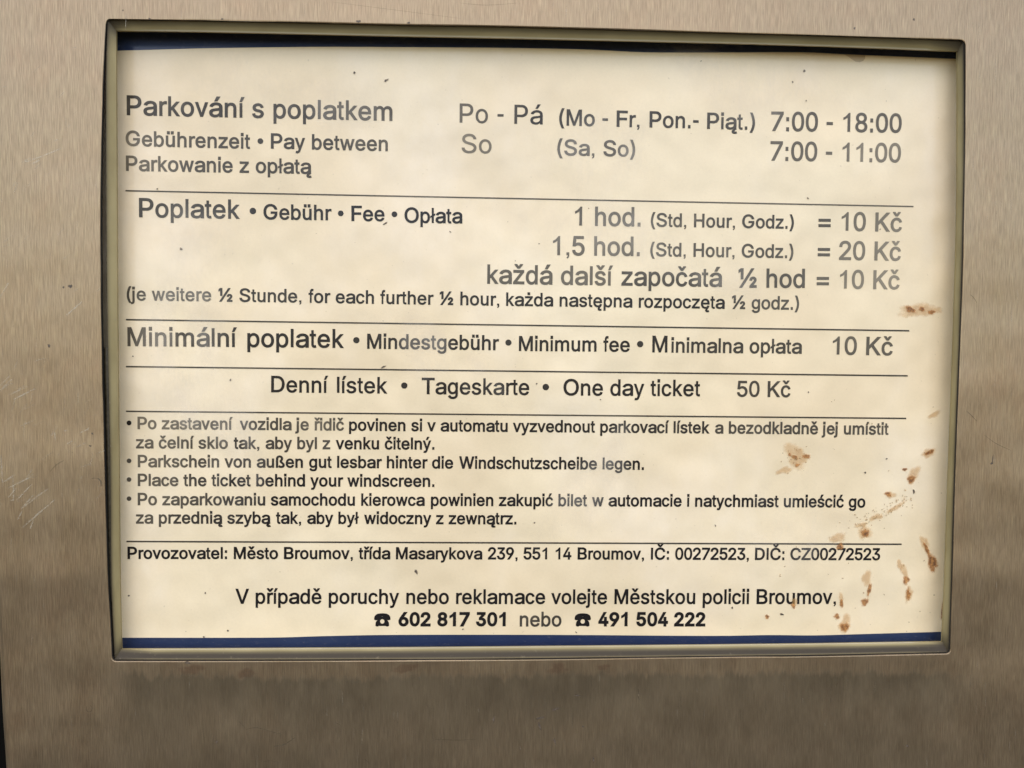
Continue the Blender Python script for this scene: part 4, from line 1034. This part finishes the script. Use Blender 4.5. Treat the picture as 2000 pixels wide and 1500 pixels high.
# soft pale patches that paint glare onto the laminate
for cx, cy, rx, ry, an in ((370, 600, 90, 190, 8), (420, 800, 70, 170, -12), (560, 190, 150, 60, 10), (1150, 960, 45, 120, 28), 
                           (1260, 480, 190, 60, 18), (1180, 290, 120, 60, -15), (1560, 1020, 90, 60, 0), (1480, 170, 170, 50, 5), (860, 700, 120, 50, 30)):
    put(blob('glare_patch', GLARE, notice, cx, cy, rx, ry, an, z=ZS - .32, rag=.4))
# tan spot of old glue showing below the top band
pts = [(1645, 104.5), (1690, 107.5), (1689.5, 114), (1686, 119), (1679, 121.5), (1671, 120.5), (1663, 115), (1654, 109)]
V = []
for x, y in pts:
    p = at(x, y, ZS - .035)
    V.append((p.x, p.y, ZS - .035))
new_obj('glue_spot', mesh_from('glue_spot', V, [tuple(range(len(V)))]), TAN, notice)


def stroke(pts, w, z, fade=.8):
    """thin line of width w (survey px) with tapering ends"""
    V, F, A = [], [], []
    P = spline(pts, 4) if len(pts) > 2 else [tuple(pts[0][k] + (pts[1][k] - pts[0][k]) * i / 8 for k in range(2)) for i in range(9)]
    n = len(P)
    for i, (x, y) in enumerate(P):
        a, b_ = P[max(0, i - 1)], P[min(n - 1, i + 1)]
        dx, dy = b_[0] - a[0], b_[1] - a[1]
        L = math.hypot(dx, dy) or 1
        k = w * (.35 + .65 * math.sin(math.pi * (i + .5) / n))
        for s, f in ((-1, 0), (0, 1), (1, 0)):
            p = at(x - dy / L * k * s, y + dx / L * k * s, z)
            V.append((p.x, p.y, z))
            A.append(f * fade)
    for i in range(n - 1):
        for j in range(2):
            F.append((i * 3 + j, i * 3 + j + 1, i * 3 + j + 4, i * 3 + j + 3))
    return V, F, A


def zc(L, y0):
    return [(x / 3.75, y0 + y / 3.75) for x, y in L]


light = [([(48, 317), (80, 306), (121, 289)], 2.2, .5), ([(42, 318), (60, 308)], 2, .4), ([(62, 320), (78, 312)], 3, .5),
         (zc([(485, 885), (600, 785)], 380), 2.2, .85), (zc([(0, 755), (65, 640)], 380), 2, .5), (zc([(250, 1225), (300, 1205), (360, 1200)], 380), 1.4, .4),
         (zc([(0, 1440), (90, 1350)], 380), 2.2, .5), (zc([(60, 1470), (200, 1405)], 380), 2, .5), (zc([(0, 1400), (80, 1320)], 380), 2, .5)]
for L in ([(20, 760), (110, 700)], [(150, 960), (245, 850)], [(175, 940), (260, 870), (360, 800)], [(130, 1030), (160, 970)],
          [(160, 1090), (280, 990), (400, 885)], [(220, 1100), (245, 1030)], [(240, 1020), (320, 950)], [(60, 870), (120, 800)],
          [(490, 475), (530, 455)], [(585, 395), (640, 370), (650, 350)], [(8, 560), (20, 790)], [(95, 720), (100, 890)], [(75, 890), (105, 885)],
          [(100, 150), (260, 70)], [(60, 800), (230, 715)], [(120, 890), (235, 770)], [(400, 390), (405, 450)], [(470, 380), (500, 375)]):
    light.append((zc(L, 740), 2.1, .62))
rnd = random.Random(3)
for i in range(60):
    x, y = rnd.uniform(0, 195), rnd.choice((rnd.uniform(740, 1000), rnd.uniform(0, 1000)))
    L, a = rnd.uniform(6, 30), math.radians(rnd.gauss(-48, 22))
    light.append(([(x, y), (x + L * math.cos(a), y + L * math.sin(a))], rnd.uniform(.7, 1.5), rnd.uniform(.15, .5)))
for i in range(170):
    x = rnd.choice((rnd.uniform(0, 195), rnd.uniform(1895, 2000), rnd.uniform(210, 1850)))
    y = rnd.uniform(0, 1500) if x < 196 or x > 1890 else rnd.choice((rnd.uniform(0, 30), rnd.uniform(1300, 1500)))
    L = rnd.uniform(6, 34)
    light.append(([(x, y), (x + rnd.uniform(-1, 1), y + L)], rnd.uniform(.5, 1.0), rnd.uniform(.12, .42)))
join([stroke(p, w, -.03 - .002 * (i % 9), f) for i, (p, w, f) in enumerate(light)], 'scratches', BRIGHT, machine, kind='stuff',
     label='fine bright scratches in the steel left of the notice')


def bc(L, x0):
    return [(x0 + x / 2, 1280 + y / 2) for x, y in L]


darkl = [(bc([(960, 290), (1000, 282), (1050, 295), (1100, 310)], 0), .9, .5), (bc([(1070, 355), (1110, 348), (1152, 322)], 0), 1.1, .75),
         (bc([(1690, 327), (1780, 331), (1860, 328)], 0), .8, .45), (bc([(1030, 415), (1050, 412), (1095, 418)], 0), .8, .45),
         (bc([(930, 255), (960, 285)], 0), .8, .4), (bc([(1310, 262), (1330, 272)], 0), 1.2, .5), (bc([(1425, 405), (1445, 425)], 0), .9, .4),
         ([(190.5, 934), (196.5, 940), (197.5, 950)], 1.8, .85), ([(178, 935), (185, 934), (190, 936)], .8, .4),
         ([(1888, 803), (1898, 812), (1908, 823)], .9, .6), ([(1923, 850), (1945, 866), (1975, 880)], .8, .45), ([(1895, 575), (1903, 583), (1908, 592)], .9, .5),
         ([(98, 921), (110, 908), (125, 899)], 1.6, .3), ([(140, 883), (142, 883.5)], 1.6, .4), ([(1010, 6), (950, 10), (900, 6)], .8, .3), ([(650, 4), (760, 18), (900, 36)], .7, .25)]
for i in range(20):
    a = 2 * math.pi * i / 20
ring = [(174 + 5.5 * math.cos(t), 1384 + 6.5 * math.sin(t)) for t in [i * 5.2 / 12 - 1.2 for i in range(13)]]
darkl.append((ring, .9, .5))
for i in range(70):
    x, y = rnd.uniform(240, 1850), rnd.uniform(1300, 1440)
    darkl.append(([(x, y), (x + rnd.uniform(-1.5, 1.5), y + rnd.uniform(8, 40))], rnd.uniform(.6, 1.8), rnd.uniform(.06, .28)))
join([stroke(p, w, -.05 - .002 * (i % 9), f) for i, (p, w, f) in enumerate(darkl)], 'dark_scratches', GREY, machine, kind='stuff',
     label='fine dark scratches and run marks on the steel below the notice')
for cx, cy, rx, ry, an in ((137, 559, 4.2, 2.8, -25), (124, 561, 2, 2, 0), (95.5, 675, 2.6, 3, 0), (1127.5, 1358.5, 4.2, 1.8, -5), (1085, 1385, 8.5, 2, -18),
                           (1055, 1402, 7.5, 2, -8), (1054, 1418, 1.8, 8, -15), (1138.5, 1419, 1.8, 1.4, 0), (1083.5, 1448, 1.6, 6, -20), (1159, 1484, 1.5, 6, 0),
                           (964, 1405, 1.8, 5, 0), (423, 1449, 1.6, 4, 0), (176, 871, 2, 1.6, 0), (180, 847, 1.8, 1.6, 0), (240, 20, 1.2, 1.4, 0),
                           (1669, 55, 2, 2, 0), (1785, 38, 2, 2, 0), (1937, 905, 2.2, 2.2, 0), (1939, 897, 1, 7, 5), (1772, 1457, 2.6, 2.2, 0),
                           (366, 1294, 5, 2.6, 0), (292, 36.5, 2.4, 1.4, 0), (434, 37, 2.4, 1.4, 0), (700, 41.5, 4, 2.4, 0), (798, 44.5, 2.6, 1.8, 0)):
    put(blob('dark_speck', SOOT, machine, cx, cy, rx, ry, an, z=-.03, label='small dark speck on the steel'))
for cx, cy, rx, ry, an in ((793, 1305, 22, 9, -5), (1090, 1306, 18, 10, 0), (1178, 1303, 14, 5, 0), (375, 1308, 22, 10, 0), (480, 1315, 15, 11, 0)):
    put(blob('rust_bloom', BLOOM, machine, cx, cy, rx, ry, an, z=-.03, label='faint rusty bloom on the steel below the opening'))
